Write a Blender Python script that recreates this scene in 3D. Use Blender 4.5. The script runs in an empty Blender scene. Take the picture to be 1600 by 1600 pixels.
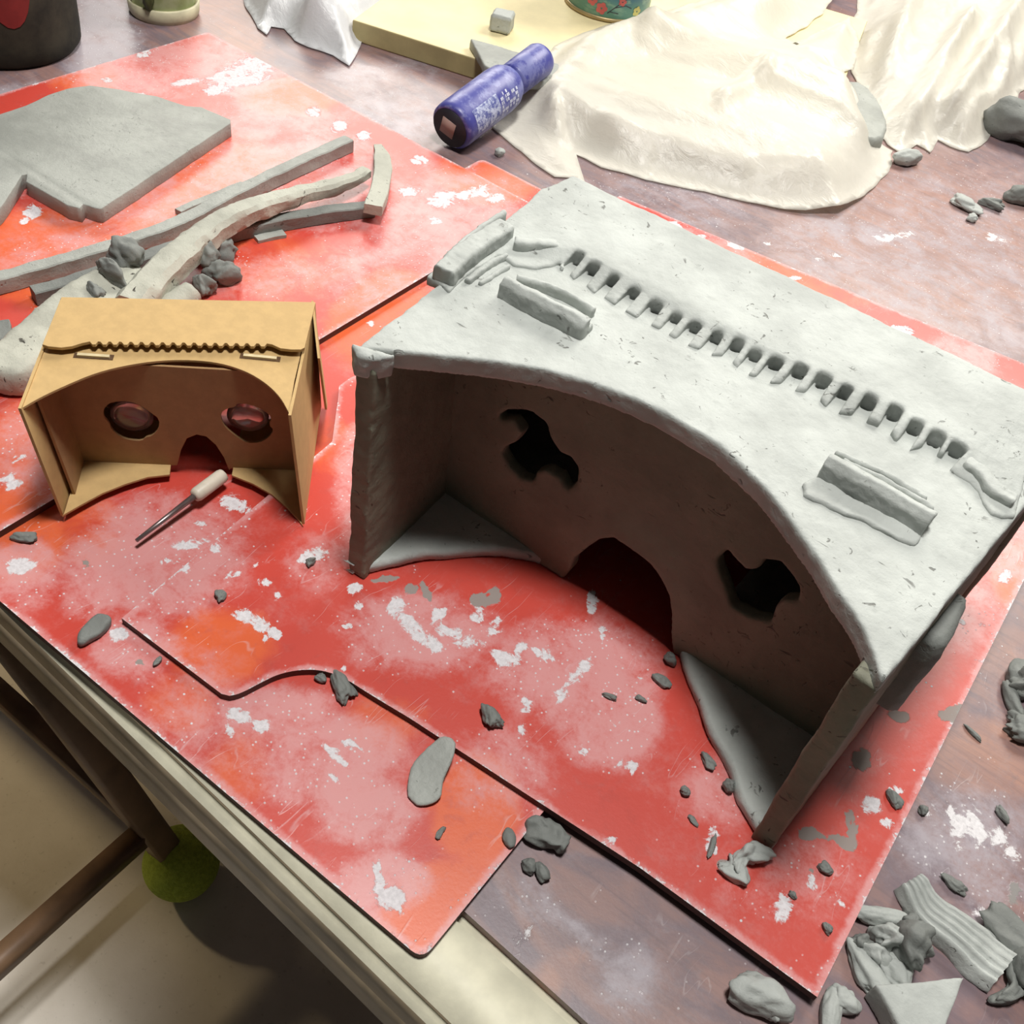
import bpy, bmesh, math, random
import numpy as np
from mathutils import Vector, Matrix, noise
from mathutils.geometry import delaunay_2d_cdt
random.seed(7)
scene = bpy.context.scene
C = scene.collection

# ------------------------------------------------------------------ camera, world, lights, exposure
F = 1634.0                                   # focal length in pixels of the 1600 px frame
R = np.array([[0.79368802, 0.51736136, -0.31999461],
              [0.59139059, -0.53296357, 0.6051504],
              [0.14253596, -0.66954243, -0.72896944]])   # rows: world axes seen by the camera (x right, y down, z forward)
CAM = np.array([0.0, 0.0, 0.5])
cd = bpy.data.cameras.new('camera'); cam = bpy.data.objects.new('camera', cd); C.objects.link(cam)
cd.sensor_width = 36; cd.lens = 36 * F / 1600; cd.clip_start = .01
m = Matrix.Identity(4)
for i in range(3):
    m[i][0] = R[i][0]; m[i][1] = -R[i][1]; m[i][2] = -R[i][2]; m[i][3] = CAM[i]
cam.matrix_world = m
scene.camera = cam

w = bpy.data.worlds.new('world'); scene.world = w; w.use_nodes = True
w.node_tree.nodes['Background'].inputs[0].default_value = (1.0, .93, .84, 1)
w.node_tree.nodes['Background'].inputs[1].default_value = .05

def area(name, loc, target, size, power, col, size_y=None):
    l = bpy.data.lights.new(name, 'AREA'); l.energy = power; l.color = col
    l.size = size
    if size_y: l.shape = 'RECTANGLE'; l.size_y = size_y
    o = bpy.data.objects.new(name, l); C.objects.link(o); o.location = loc
    o.rotation_euler = (Vector(target) - Vector(loc)).to_track_quat('-Z', 'Y').to_euler()
    return o
area('ceiling_lamp', (-.15, .40, 1.75), (-.15, .40, 0), .28, 29, (1, .975, .93))
area('far_ceiling_lamp', (-.2, 2.1, 1.30), (0, .9, 0), .9, 34, (1, .96, .88), .6)
area('left_ceiling_lamp', (-2.1, 2.2, 1.25), (-.6, .6, 0), 1.2, 30, (1, .94, .86), .8)
def spot(name, loc, target, power, col, ang, blend, rad):
    l = bpy.data.lights.new(name, 'SPOT'); l.energy = power; l.color = col
    l.spot_size = math.radians(ang); l.spot_blend = blend; l.shadow_soft_size = rad
    o = bpy.data.objects.new(name, l); C.objects.link(o); o.location = loc
    o.rotation_euler = (Vector(target) - Vector(loc)).to_track_quat('-Z', 'Y').to_euler()
spot('floor_fill_spot', (-.45, -.18, 1.3), (-.42, .0, -.5), 42, (1, .97, .93), 12, .7, .05)  # added narrow spot, brightens only the floor at the near left
spot('warm_fill_spot', (-2.2, .10, .60), (-.78, .27, -.5), 75, (1, .76, .42), 24, .8, .08)  # added warm spot, brightens the floor under the table

vs = scene.view_settings
vs.view_transform = 'Standard'; vs.look = 'None'; vs.exposure = 0.0; vs.gamma = 1; vs.use_curve_mapping = False

# ------------------------------------------------------------------ geometry helpers
def P(px, py, z=0.0):
    """point of the plane at height z that the photo shows at (px, py)"""
    d = R @ np.array([px - 800, py - 800, F]); t = (z - CAM[2]) / d[2]
    return Vector((CAM + t * d).tolist())
def PV(px, py, p0, n):
    """same on the plane through p0 with normal n"""
    d = R @ np.array([px - 800, py - 800, F]); n = np.array(n, float)
    t = np.dot(np.array(p0) - CAM, n) / np.dot(d, n)
    return Vector((CAM + t * d).tolist())
def depth(p):
    return float((R.T @ (np.array(p) - CAM))[2])
def project(a):
    c = (np.asarray(a) - CAM) @ R
    return F * c[:, 0] / c[:, 2] + 800, F * c[:, 1] / c[:, 2] + 800

def tag(o, label=None, cat=None, group=None, kind=None):
    if label: o['label'] = label
    if cat: o['category'] = cat
    if group: o['group'] = group
    if kind: o['kind'] = kind
    return o
def thing(name, label, cat, loc, group=None):
    o = bpy.data.objects.new(name, None); C.objects.link(o); o.location = loc
    o.empty_display_size = .02
    return tag(o, label, cat, group)
def world_loc(o):
    v = Vector(o.location)
    while o.parent: o = o.parent; v += Vector(o.location)
    return v
def link(name, me, mat, parent=None, origin=None, smooth=True):
    """me is in world coordinates; origin None -> parent's place or own base"""
    if len(me.vertices):
        co = np.empty(len(me.vertices) * 3); me.vertices.foreach_get('co', co); co = co.reshape(-1, 3)
        if origin is None:
            if parent is not None: origin = world_loc(parent)
            else: origin = Vector((co[:, 0].mean(), co[:, 1].mean(), co[:, 2].min()))
        co = co - np.array(origin)
        me.vertices.foreach_set('co', co.ravel())
    o = bpy.data.objects.new(name, me); C.objects.link(o)
    if parent is not None:
        o.parent = parent; o.location = Vector(origin) - world_loc(parent)
    else: o.location = origin
    me.materials.clear()
    me.materials.append(mat)
    me.polygons.foreach_set('use_smooth', [smooth] * len(me.polygons))
    me.update()
    return o
def from_bm(bm):
    bmesh.ops.recalc_face_normals(bm, faces=bm.faces)
    me = bpy.data.meshes.new('m'); bm.to_mesh(me); bm.free(); return me
def mesh(verts, faces):
    me = bpy.data.meshes.new('m'); me.from_pydata([tuple(v) for v in verts], [], faces); me.update()
    bm = bmesh.new(); bm.from_mesh(me); bmesh.ops.recalc_face_normals(bm, faces=bm.faces); bm.to_mesh(me); bm.free()
    return me
def evaluated(ob):
    dg = bpy.context.evaluated_depsgraph_get()
    me = bpy.data.meshes.new_from_object(ob.evaluated_get(dg)); return me
def plate(loops, t, bevel=.0008, M=None):
    """flat plate from 2D loops (first = outline, others = holes), thickness t, lying at z 0..t, then moved by M"""
    cu = bpy.data.curves.new('c', 'CURVE'); cu.dimensions = '2D'; cu.fill_mode = 'BOTH'
    cu.extrude = max(t / 2 - bevel, .00005); cu.bevel_depth = bevel; cu.offset = -bevel; cu.bevel_resolution = 1
    for lp in loops:
        s = cu.splines.new('POLY'); s.points.add(len(lp) - 1); s.use_cyclic_u = True
        for p, q in zip(s.points, lp): p.co = (q[0], q[1], 0, 1)
    ob = bpy.data.objects.new('tmp', cu); C.objects.link(ob)
    me = evaluated(ob); bpy.data.objects.remove(ob); bpy.data.curves.remove(cu)
    me.transform(Matrix.Translation((0, 0, t / 2)))
    bm = bmesh.new(); bm.from_mesh(me); bmesh.ops.remove_doubles(bm, verts=bm.verts, dist=1e-5)
    bmesh.ops.recalc_face_normals(bm, faces=bm.faces); bm.to_mesh(me); bm.free()
    if M is not None: me.transform(M)
    return me
def resample(pts, step, closed=True):
    out = []; n = len(pts)
    for i in range(n if closed else n - 1):
        a = Vector(pts[i]); b = Vector(pts[(i + 1) % n]); k = max(1, int((b - a).length / step))
        for j in range(k): out.append(a.lerp(b, j / k))
    if not closed: out.append(Vector(pts[-1]))
    return out
def smoothloop(pts, n=2, closed=True):
    pts = [Vector(p) for p in pts]
    for _ in range(n):
        out = []; k = len(pts)
        for i in range(k if closed else k - 1):
            a = pts[i]; b = pts[(i + 1) % k]
            out += [a.lerp(b, .25), a.lerp(b, .75)]
        if not closed: out = [pts[0]] + out + [pts[-1]]
        pts = out
    return pts
def wobble(pts, amp, sc, seed=0):
    out = []
    for p in pts:
        q = Vector((p[0] * sc, p[1] * sc, seed * 3.7)); v = noise.noise_vector(q) * amp
        out.append(Vector((p[0] + v.x, p[1] + v.y)))
    return out
def clayify(me, voxel, amp=.0006, sc=60, amp2=.0002, sc2=300, seed=0, smooth=0):
    """rounds and dents a mesh like hand-pressed clay"""
    ob = bpy.data.objects.new('tmp', me); C.objects.link(ob)
    md = ob.modifiers.new('r', 'REMESH'); md.mode = 'VOXEL'; md.voxel_size = voxel
    if smooth:
        ms = ob.modifiers.new('s', 'SMOOTH'); ms.iterations = smooth; ms.factor = .5
    me2 = evaluated(ob); bpy.data.objects.remove(ob)
    dent(me2, amp, sc, amp2, sc2, seed)
    return me2
def dent(me, amp, sc, amp2=0, sc2=300, seed=0):
    s = Vector((seed * 1.37, seed * 2.11, seed * .77))
    for v in me.vertices:
        d = noise.noise_vector(v.co * sc + s) * amp
        if amp2: d += noise.noise_vector(v.co * sc2 + s) * amp2
        v.co += d
    me.update()
def box(x0, x1, y0, y1, z0, z1, bev=.002, seg=2):
    bm = bmesh.new(); bmesh.ops.create_cube(bm, size=1)
    for v in bm.verts:
        v.co = Vector(((x0 + x1) / 2 + v.co.x * (x1 - x0), (y0 + y1) / 2 + v.co.y * (y1 - y0), (z0 + z1) / 2 + v.co.z * (z1 - z0)))
    if bev: bmesh.ops.bevel(bm, geom=bm.edges, offset=bev, segments=seg, affect='EDGES')
    return from_bm(bm)
def lathe(profile, n=64, M=None, cap=True):
    """profile: list of (r, z)"""
    vs_, fs = [], []
    for r, z in profile:
        for k in range(n): a = 2 * math.pi * k / n; vs_.append((r * math.cos(a), r * math.sin(a), z))
    for i in range(len(profile) - 1):
        for k in range(n):
            a = i * n + k; b = i * n + (k + 1) % n; fs.append((a, b, b + n, a + n))
    if cap:
        fs.append(tuple(range(n))[::-1]); fs.append(tuple(range((len(profile) - 1) * n, len(profile) * n)))
    me = mesh(vs_, fs)
    if M is not None: me.transform(M)
    return me
def sweep(path, sec, scale=None, up=Vector((0, 0, 1)), n=None):
    """sweep a 2D section (list of (side, up)) along a path of 3D points"""
    path = [Vector(p) for p in path]; k = len(sec); vs_, fs = [], []
    for i, p in enumerate(path):
        t = (path[min(i + 1, len(path) - 1)] - path[max(i - 1, 0)]).normalized()
        s = t.cross(up).normalized(); u = s.cross(t).normalized()
        f = scale[i] if scale else (1, 1)
        if not isinstance(f, tuple): f = (f, f)
        for a, b in sec: vs_.append(p + s * a * f[0] + u * b * f[1])
    for i in range(len(path) - 1):
        for j in range(k):
            a = i * k + j; b = i * k + (j + 1) % k; fs.append((a, b, b + k, a + k))
    fs.append(tuple(range(k))[::-1]); fs.append(tuple(range((len(path) - 1) * k, len(path) * k)))
    return mesh(vs_, fs)
def circ(r, n=16, r2=None):
    r2 = r2 or r
    return [(r * math.cos(2 * math.pi * i / n), r2 * math.sin(2 * math.pi * i / n)) for i in range(n)]
def rectsec(wd, h, c=.0015):
    a, b = wd / 2, h
    cor = [(-a, c), (-a, b - c), (-a + c, b), (a - c, b), (a, b - c), (a, c), (a - c, 0), (-a + c, 0)]
    out = []
    for i in range(8):
        p, q = cor[i], cor[(i + 1) % 8]
        k = 5 if i % 2 == 0 else 1
        out += [(p[0] + (q[0] - p[0]) * j / k, p[1] + (q[1] - p[1]) * j / k) for j in range(k)]
    return out
def spath(pts, step=.003):
    pts = smoothloop(pts, 3, False); return resample(pts, step, False)
def inside(poly, X, Y):
    c = np.zeros(len(X), bool); n = len(poly)
    for i in range(n):
        x1, y1 = poly[i][0], poly[i][1]; x2, y2 = poly[(i + 1) % n][0], poly[(i + 1) % n][1]
        if y1 == y2: continue
        k = ((y1 > Y) != (y2 > Y)) & (X < (x2 - x1) * (Y - y1) / (y2 - y1) + x1); c ^= k
    return c
def edgedist(poly, X, Y):
    d = np.full(len(X), 9.0); n = len(poly)
    for i in range(n):
        a = np.array(poly[i][:2]); b = np.array(poly[(i + 1) % n][:2]); e = b - a; L = (e ** 2).sum()
        if L < 1e-12: continue
        t = np.clip(((X - a[0]) * e[0] + (Y - a[1]) * e[1]) / L, 0, 1)
        d = np.minimum(d, np.hypot(X - a[0] - t * e[0], Y - a[1] - t * e[1]))
    return d
def tessellate(outline, step):
    ol = resample([(p[0], p[1]) for p in outline], step)
    xs = [p[0] for p in ol]; ys = [p[1] for p in ol]
    gx, gy = np.meshgrid(np.arange(min(xs), max(xs), step), np.arange(min(ys), max(ys), step))
    gx = gx.ravel() + np.random.RandomState(1).uniform(-.2, .2, gx.size) * step; gy = gy.ravel()
    ok = inside(ol, gx, gy); gx, gy = gx[ok], gy[ok]
    d = edgedist([(p[0], p[1]) for p in outline], gx, gy); ok = d > step * .45; gx, gy = gx[ok], gy[ok]
    pts = [Vector((p[0], p[1])) for p in ol] + [Vector((a, b)) for a, b in zip(gx.tolist(), gy.tolist())]
    n = len(ol)
    r = delaunay_2d_cdt(pts, [(i, (i + 1) % n) for i in range(n)], [], 1, 1e-7)
    return r[0], r[2], n

# ------------------------------------------------------------------ materials
def newmat(name):
    mt = bpy.data.materials.new(name); mt.use_nodes = True
    nt = mt.node_tree; b = nt.nodes['Principled BSDF']; return mt, nt, b
class N:
    """small node-building helper"""
    def __init__(s, nt): s.nt = nt; s.tc = nt.nodes.new('ShaderNodeTexCoord').outputs['Object']
    def nd(s, t, **k):
        n = s.nt.nodes.new(t)
        for a, v in k.items(): setattr(n, a, v)
        return n
    def noise(s, scale, detail=4, rough=.6, vec=None, dist=0):
        n = s.nd('ShaderNodeTexNoise'); n.inputs['Scale'].default_value = scale; n.inputs['Detail'].default_value = detail
        n.inputs['Roughness'].default_value = rough; n.inputs['Distortion'].default_value = dist
        s.nt.links.new(vec or s.tc, n.inputs['Vector']); return n.outputs['Fac']
    def vor(s, scale, vec=None, feature='F1'):
        n = s.nd('ShaderNodeTexVoronoi'); n.inputs['Scale'].default_value = scale; n.feature = feature
        s.nt.links.new(vec or s.tc, n.inputs['Vector']); return n.outputs['Distance']
    def map(s, sc=(1, 1, 1), rot=(0, 0, 0), loc=(0, 0, 0), vec=None):
        n = s.nd('ShaderNodeMapping'); n.inputs['Scale'].default_value = sc; n.inputs['Rotation'].default_value = rot
        n.inputs['Location'].default_value = loc
        s.nt.links.new(vec or s.tc, n.inputs['Vector']); return n.outputs[0]
    def ramp(s, a, lo, hi, o0=0.0, o1=1.0):
        n = s.nd('ShaderNodeMapRange', interpolation_type='SMOOTHSTEP'); n.clamp = True
        s.set(n.inputs[0], a)
        n.inputs[1].default_value = lo; n.inputs[2].default_value = hi; n.inputs[3].default_value = o0; n.inputs[4].default_value = o1
        return n.outputs[0]
    def set(s, inp, v):
        if isinstance(v, bpy.types.NodeSocket): s.nt.links.new(v, inp)
        else: inp.default_value = v
    def math(s, op, a, b=0.0, clamp=False):
        n = s.nd('ShaderNodeMath', operation=op); n.use_clamp = clamp; s.set(n.inputs[0], a); s.set(n.inputs[1], b); return n.outputs[0]
    def mix(s, f, a, b):
        n = s.nd('ShaderNodeMix', data_type='RGBA'); s.set(n.inputs[0], f)
        for i, v in ((6, a), (7, b)):
            if not isinstance(v, bpy.types.NodeSocket): v = (*v, 1) if len(v) == 3 else v
            s.set(n.inputs[i], v)
        return n.outputs[2]
    def bump(s, h, strength=.3, dist=.001, b=None):
        n = s.nd('ShaderNodeBump'); n.inputs['Strength'].default_value = strength; n.inputs['Distance'].default_value = dist
        s.set(n.inputs['Height'], h)
        if b is not None: s.nt.links.new(n.outputs[0], b.inputs['Normal'])
        return n.outputs[0]
def simple(name, col, rough=.5, bump=0, bscale=300, var=.12, metallic=0, trans=0):
    mt, nt, b = newmat(name); n = N(nt)
    f = n.noise(bscale * .25, 5)
    dark = tuple(c * (1 - var) for c in col); lite = tuple(min(1, c * (1 + var)) for c in col)
    nt.links.new(n.mix(n.ramp(f, .3, .7), dark, lite), b.inputs['Base Color'])
    b.inputs['Roughness'].default_value = rough; b.inputs['Metallic'].default_value = metallic
    if trans: b.inputs['Transmission Weight'].default_value = trans
    if bump: n.bump(n.noise(bscale, 4), bump, .0006, b)
    return mt

def clay_mat(name, col, rough=.62, pits=.35, lite=1.14):
    mt, nt, b = newmat(name); n = N(nt)
    big = n.noise(22, 5, .6); mid = n.noise(120, 5, .65)
    c = n.mix(n.ramp(big, .32, .68), tuple(x * .87 for x in col), tuple(x * lite for x in col))
    c = n.mix(n.math('MULTIPLY', n.ramp(mid, .55, .75), .35), c, tuple(x * .72 for x in col))
    wv = n.map((1, 1, 1), (.3, .2, .5)); sv = n.map((60, 190, 120), (.2, .1, .7))
    pit = n.math('MULTIPLY', n.ramp(n.noise(130, 3, .6, wv, 1.5), .645, .70), n.ramp(n.noise(20, 4, .7), .46, .58))
    slit = n.math('MULTIPLY', n.ramp(n.noise(1, 2, .5, sv, .6), .70, .75), n.ramp(n.noise(26, 3, .7, n.map((1, 1, 1), loc=(.7, .2, 0))), .54, .62))
    pit = n.math('MAXIMUM', pit, slit)
    c = n.mix(n.math('MULTIPLY', pit, min(1, pits * 2)), c, (.06, .055, .045))
    nt.links.new(c, b.inputs['Base Color'])
    b.inputs['Roughness'].default_value = rough; b.inputs['Specular IOR Level'].default_value = .3
    h = n.math('ADD', n.math('MULTIPLY', n.noise(90, 6, .65), 1.2), n.math('MULTIPLY', n.noise(500, 4, .6), .35))
    h = n.math('SUBTRACT', h, n.math('MULTIPLY', pit, 1.5))
    n.bump(h, .5, .0014, b)
    return mt
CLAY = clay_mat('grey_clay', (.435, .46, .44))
CLAY_SHADE = clay_mat('grey_clay_shaded', (.20, .20, .15), pits=.4)  # darker copy of the clay, paints the shade inside the viewer
CLAY_DARK = clay_mat('damp_grey_clay', (.20, .212, .20), pits=.3)
CLAY_PALE = clay_mat('drying_clay', (.43, .435, .375), pits=.5)
CLAY_SLAB = clay_mat('smooth_grey_clay', (.33, .345, .32), rough=.5, pits=0)

def painted(name, crimson, orange, film, white, clayc, rough=.42, coat=.0, wood=False, scr=.5):
    """paint with white plaster stains, milky film and clay smears placed by the vertex attribute 'stain'"""
    mt, nt, b = newmat(name); n = N(nt)
    at = n.nd('ShaderNodeAttribute', attribute_name='stain')
    sp = n.nd('ShaderNodeSeparateColor'); nt.links.new(at.outputs['Color'], sp.inputs[0])
    W, Fm, O = sp.outputs; G = at.outputs['Alpha']
    n1 = n.noise(28, 6, .65, dist=.6); n2 = n.noise(95, 6, .7, dist=.4); n3 = n.noise(420, 4, .7)
    oo = n.ramp(n.math('ADD', O, n.math('MULTIPLY', n.math('SUBTRACT', n1, .5), 1.3)), .15, .75)
    base = n.mix(oo, crimson, orange)
    if wood:
        v = n.map((5, 16, 1), (0, 0, .35)); g1 = n.noise(1.6, 7, .6, v, 2.2)
        base = n.mix(n.ramp(g1, .34, .66), base, tuple(.55 * a + .45 * c for a, c in zip(orange, crimson)))
        v2 = n.map((3, 60, 1), (0, 0, .3)); base = n.mix(n.math('MULTIPLY', n.ramp(n.noise(3, 5, .6, v2, 1.5), .45, .75), .35), base, tuple(a * .55 for a in crimson))
    base = n.mix(n.math('MULTIPLY', n.ramp(n2, .5, .72), .35), base, tuple(a * .72 for a in crimson))
    ff = n.math('ADD', n.math('ADD', n.math('MULTIPLY', Fm, .62), .12), n.math('MULTIPLY', n.math('SUBTRACT', n1, .5), 1.5))
    ff = n.math('ADD', ff, n.math('MULTIPLY', n.math('SUBTRACT', n2, .5), 1.0))
    ff = n.math('ADD', ff, n.math('MULTIPLY', n.math('SUBTRACT', n3, .5), .5))
    ff = n.math('MULTIPLY', n.ramp(ff, .05, .85), n.ramp(Fm, .0, .6, .45, 1))
    base = n.mix(n.math('MULTIPLY', ff, .85), base, film)
    ws = n.math('ADD', n.math('MULTIPLY', W, .8), n.math('MULTIPLY', n.math('SUBTRACT', n.noise(70, 7, .75, None, 1.2), .5), 2.6))
    ws = n.math('ADD', ws, n.math('MULTIPLY', n.math('SUBTRACT', n3, .5), .5))
    wm = n.math('MULTIPLY', n.ramp(ws, .44, .66), n.ramp(W, .05, .3))
    # small flecks everywhere, denser in the film
    sc_ = n.noise(14, 3)
    fl = n.ramp(n.vor(260), .21, .09); fl = n.math('MULTIPLY', fl, n.ramp(n.math('ADD', n.noise(60, 3), n.math('MULTIPLY', Fm, .3)), .58, .72))
    fl2 = n.math('MULTIPLY', n.ramp(n.vor(95), .085, .05), n.ramp(sc_, .45, .6))
    # scratches
    v3 = n.map((30, 5, 1), (0, 0, .9)); s1 = n.ramp(n.math('ABSOLUTE', n.math('SUBTRACT', n.noise(2.2, 2, .5, v3, .4), .5)), .008, .0)
    s1 = n.math('MULTIPLY', s1, n.ramp(n.noise(30, 2), .5, .62, 0, scr))
    wm = n.math('MAXIMUM', n.math('MAXIMUM', wm, n.math('MULTIPLY', fl, .8)), n.math('MAXIMUM', fl2, s1))
    base = n.mix(wm, base, n.mix(n.ramp(n3, .35, .65), tuple(a * .82 for a in white), white))
    gs = n.math('ADD', n.math('MULTIPLY', G, .9), n.math('MULTIPLY', n.math('SUBTRACT', n.noise(60, 6, .7, None, 1.0), .5), 2.0))
    gm = n.math('MULTIPLY', n.ramp(gs, .42, .58), n.ramp(G, .05, .3))
    base = n.mix(n.math('MULTIPLY', gm, .92), base, clayc)
    nt.links.new(base, b.inputs['Base Color'])
    rr = n.ramp(n.math('MAXIMUM', wm, gm), 0, 1, rough, .85)
    nt.links.new(rr, b.inputs['Roughness'])
    b.inputs['Specular IOR Level'].default_value = .5
    h = n.math('ADD', n.math('MULTIPLY', n.math('MAXIMUM', wm, gm), 1.0), n.math('MULTIPLY', n3, .25))
    n.bump(h, .35, .0006, b)
    return mt
RED = painted('red_painted_board', (.56, .062, .044), (.70, .12, .038), (.68, .33, .33), (.74, .71, .74), (.27, .26, .24), .36, scr=.22)
TABLE = painted('plum_laminate', (.175, .130, .150), (.37, .20, .155), (.40, .36, .40), (.74, .72, .74), (.25, .24, .23), .36, wood=True, scr=.12)
EDGE = simple('dark_board_edge', (.085, .028, .02), .7, .3)
PALEWOOD = simple('pale_worn_wood', (.80, .77, .60), .55, .25, 120, .13)
RIMWOOD = simple('brown_table_rim', (.27, .215, .145), .45, .25, 90, .3)  # darker brown for apron, legs and the sides of the edge strip
LIGHTWOOD = simple('light_pine_board', (.78, .68, .40), .6, .15, 80, .08)
LIGHTWOOD_EDGE = simple('pine_board_edge', (.42, .35, .17), .7, .2, 80, .15)

def stained(outline, z0, z1, step, fields):
    """slab: finely divided top carrying the stain attribute, sides and underside"""
    v, f, n = tessellate(outline, step)
    k = len(v); X = np.array([p[0] for p in v]); Y = np.array([p[1] for p in v])
    co = np.column_stack([X, Y, np.full(k, z1)])
    col = fields(co, outline)
    # boundary loop in order: first n verts; drop ring for a softened edge
    top = [tuple(a) for a in co]
    ring1 = [(X[i], Y[i], z1 - (z1 - z0) * .14) for i in range(n)]
    ring2 = [(X[i], Y[i], z0) for i in range(n)]
    faces = [tuple(t) for t in f]
    for i in range(n):
        j = (i + 1) % n
        faces.append((i, k + i, k + j, j)); faces.append((k + i, k + n + i, k + n + j, k + j))
    faces.append(tuple(k + n + i for i in range(n)))
    me = mesh(top + ring1 + ring2, faces)
    a = me.color_attributes.new('stain', 'FLOAT_COLOR', 'POINT')
    full = np.zeros((k + 2 * n, 4)); full[:k] = col; full[k:k + n] = col[:n]
    a.data.foreach_set('color', full.ravel())
    nf = len(f)
    return me, nf
def apply_edge_mat(me, mat2, z_edge):
    me.materials.append(mat2)
    idx = [0] * len(me.polygons)
    for i, p in enumerate(me.polygons):
        if p.normal.z < .5: idx[i] = 1
    me.polygons.foreach_set('material_index', idx)

def ellipses(px, py, lst):
    out = np.zeros(len(px))
    for e in lst:
        cx, cy, rx, ry = e[:4]; a = math.radians(e[4]) if len(e) > 4 else 0; s = e[5] if len(e) > 5 else 1
        dx, dy = px - cx, py - cy
        u = (dx * math.cos(a) + dy * math.sin(a)) / rx; v = (-dx * math.sin(a) + dy * math.cos(a)) / ry
        out = np.maximum(out, s * np.clip(1.25 - .75 * (u * u + v * v), 0, 1))
    return out
WHITE = [(640,975,30,14,40),(665,1000,32,11,30),(620,950,15,18),(692,958,10,20,60),(700,985,26,10,10),(745,962,12,14),(775,975,10,24,30),
 (730,1002,30,12,10),(812,1010,14,10),(850,1022,22,8,30),(925,940,9,25,5),(942,990,6,18),(556,918,14,10),(563,949,9,6),(540,977,12,7),
 (790,1030,26,12,20),(905,1050,10,28,40),(880,1082,8,20,25),(822,1102,11,13),(815,1140,8,13),(982,1197,17,10),(1000,1060,8,5),(960,1130,8,5),(912,1175,10,6),
 (380,962,20,11,20),(412,978,26,11,28),(431,992,12,7),(294,850,34,8,-8),(337,856,13,11),(270,877,17,7,10),(290,891,8,8),(368,788,28,15,20),(314,818,10,5),
 (486,869,28,12,-15),(412,909,12,8),(437,931,6,7),(365,897,17,4,-22),(397,884,10,3,-25),(415,1000,6,4),(556,1012,4,4),(540,1045,10,5),
 (372,1118,20,13,15),(360,1143,8,13),(408,1135,14,10),(343,1107,6,4),(186,990,17,14),(612,1402,26,22,-20),(592,1375,9,34,-5),
 (525,1180,34,6,42),(553,1165,26,7,25),(520,1215,14,5,30),(35,886,26,14,-12),(22,758,16,8,-25),(12,748,14,6,-25),(30,715,12,5,-30),
 (50,330,15,12,-20),(38,346,8,6),(375,118,60,17,-6),(400,100,42,15,-10),(340,140,30,8,-8),(290,128,26,6,-10),(225,84,14,6,-15),(165,125,12,5),
 (490,175,13,8,10),(530,198,14,10),(568,212,12,9),(655,250,16,8),(690,312,26,14,-15),(740,300,30,9,-20),(770,308,20,9,10),(680,345,12,6),(640,300,20,8),
 (1362,1258,22,15,10),(1386,1285,14,8),(1400,1235,16,8),(1225,1418,17,27,18),(1271,1378,8,18,-12),(1312,1408,8,20,-35),(1113,1312,10,22,5),(960,1311,9,5),(1296,1555,20,8,-40),
 (1410,516,22,8,10),(1240,434,12,5),(1150,385,16,5,20),(1255,460,10,4),(1570,902,10,14),(1536,976,8,4),(1500,970,16,4,30),(1545,1035,26,4,10),(1578,950,4,16,30),
 (1095,370,10,5),(1055,350,12,4,25),(580,505,8,5),(215,150,20,6),(900,1320,12,4,30)]
FILM = [(250,870,130,90),(150,900,60,70),(560,760,40,90),(650,990,120,60),(900,1050,130,80),(950,1130,80,70),(500,1190,130,70),(430,1110,90,40),
 (600,1380,70,50),(570,1270,90,50),(700,360,130,90,0,.8),(520,310,120,60,0,.6),(430,190,110,50,0,.6),(210,1010,70,50),(50,700,70,70,0,.7),(40,900,60,50),
 (1230,1370,120,70,0,.45),(1130,1240,70,60,0,.5),(1500,960,70,60,0,.7),(1100,380,110,40,0,.6),(1480,560,100,40,0,.6),(780,1200,90,70,0,.5),(300,1150,110,60,0,.5),
 (370,110,90,40,0,.9),(230,100,150,50,0,.8),(200,300,200,70,0,.6),(560,430,90,50,0,.6),(450,260,150,60,0,.7),(420,430,120,40,0,.5),(80,400,110,50,0,.5),(720,560,90,60,0,.4),(290,1060,80,50,0,.4),(500,880,60,40,0,.6),(1570,850,40,60,0,.8),(120,640,50,60,0,.5)]
ORANGE = [(770,275,80,45,0,1),(590,490,90,60,-40,1),(740,1270,70,90,0,1),(670,1420,110,60,-40,1),(340,1010,90,60,0,.8),(590,1130,50,60,0,.4),(300,300,200,90,0,.9),(80,400,120,80,0,1),
 (460,150,80,30,0,.9),(30,830,80,80,0,.9),(60,700,80,80,0,.8),(520,700,40,60,0,.5),(280,1100,60,60,0,.5),(620,1120,60,40,0,.4),(130,120,60,30,0,.8),(650,540,60,60,0,.9),(1590,900,40,60,0,.8),(1420,1010,60,40,0,.6),
 (1200,430,200,60,0,.6),(450,420,120,60,0,.5),(380,1200,60,60,0,.6),(140,830,60,60,0,.6)]
GREY = [(1264,1302,17,11),(1308,1310,24,7,5),(1330,1285,11,26,-12),(1325,1320,14,10),(1490,1116,30,13,-8),(1408,1120,22,9,15),(666,926,7,17,-28),(750,938,17,13),(772,932,12,18,20),(640,920,12,10),
 (1345,1190,16,22,0,.8),(1270,1360,8,5),(1130,1350,16,12,0,.8),(222,1035,6,4),(600,905,24,5,-8),(1345,1545,14,10),(133,880,5,8)]
TWHITE = [(1510,1290,36,8,-55),(1465,1340,44,6,-55),(1440,1390,20,5,-50),(1570,1320,26,10,30),(1550,1300,20,10,10),(1540,1430,10,22,-20),(1575,1440,26,10,30),(1490,1270,60,3,0,.9),
 (820,1455,6,7),(945,1480,10,8),(965,1390,5,3),(1200,385,5,6),(1380,370,34,4,-20),(1300,400,30,3,-10),(1400,370,30,6,-15),(1555,372,14,6),(1450,1300,10,6),(1520,1240,5,4),(1495,1225,3,3),(1530,1200,3,3),(1600,1380,12,8),(1505,1310,30,22,0,.6)]
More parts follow.
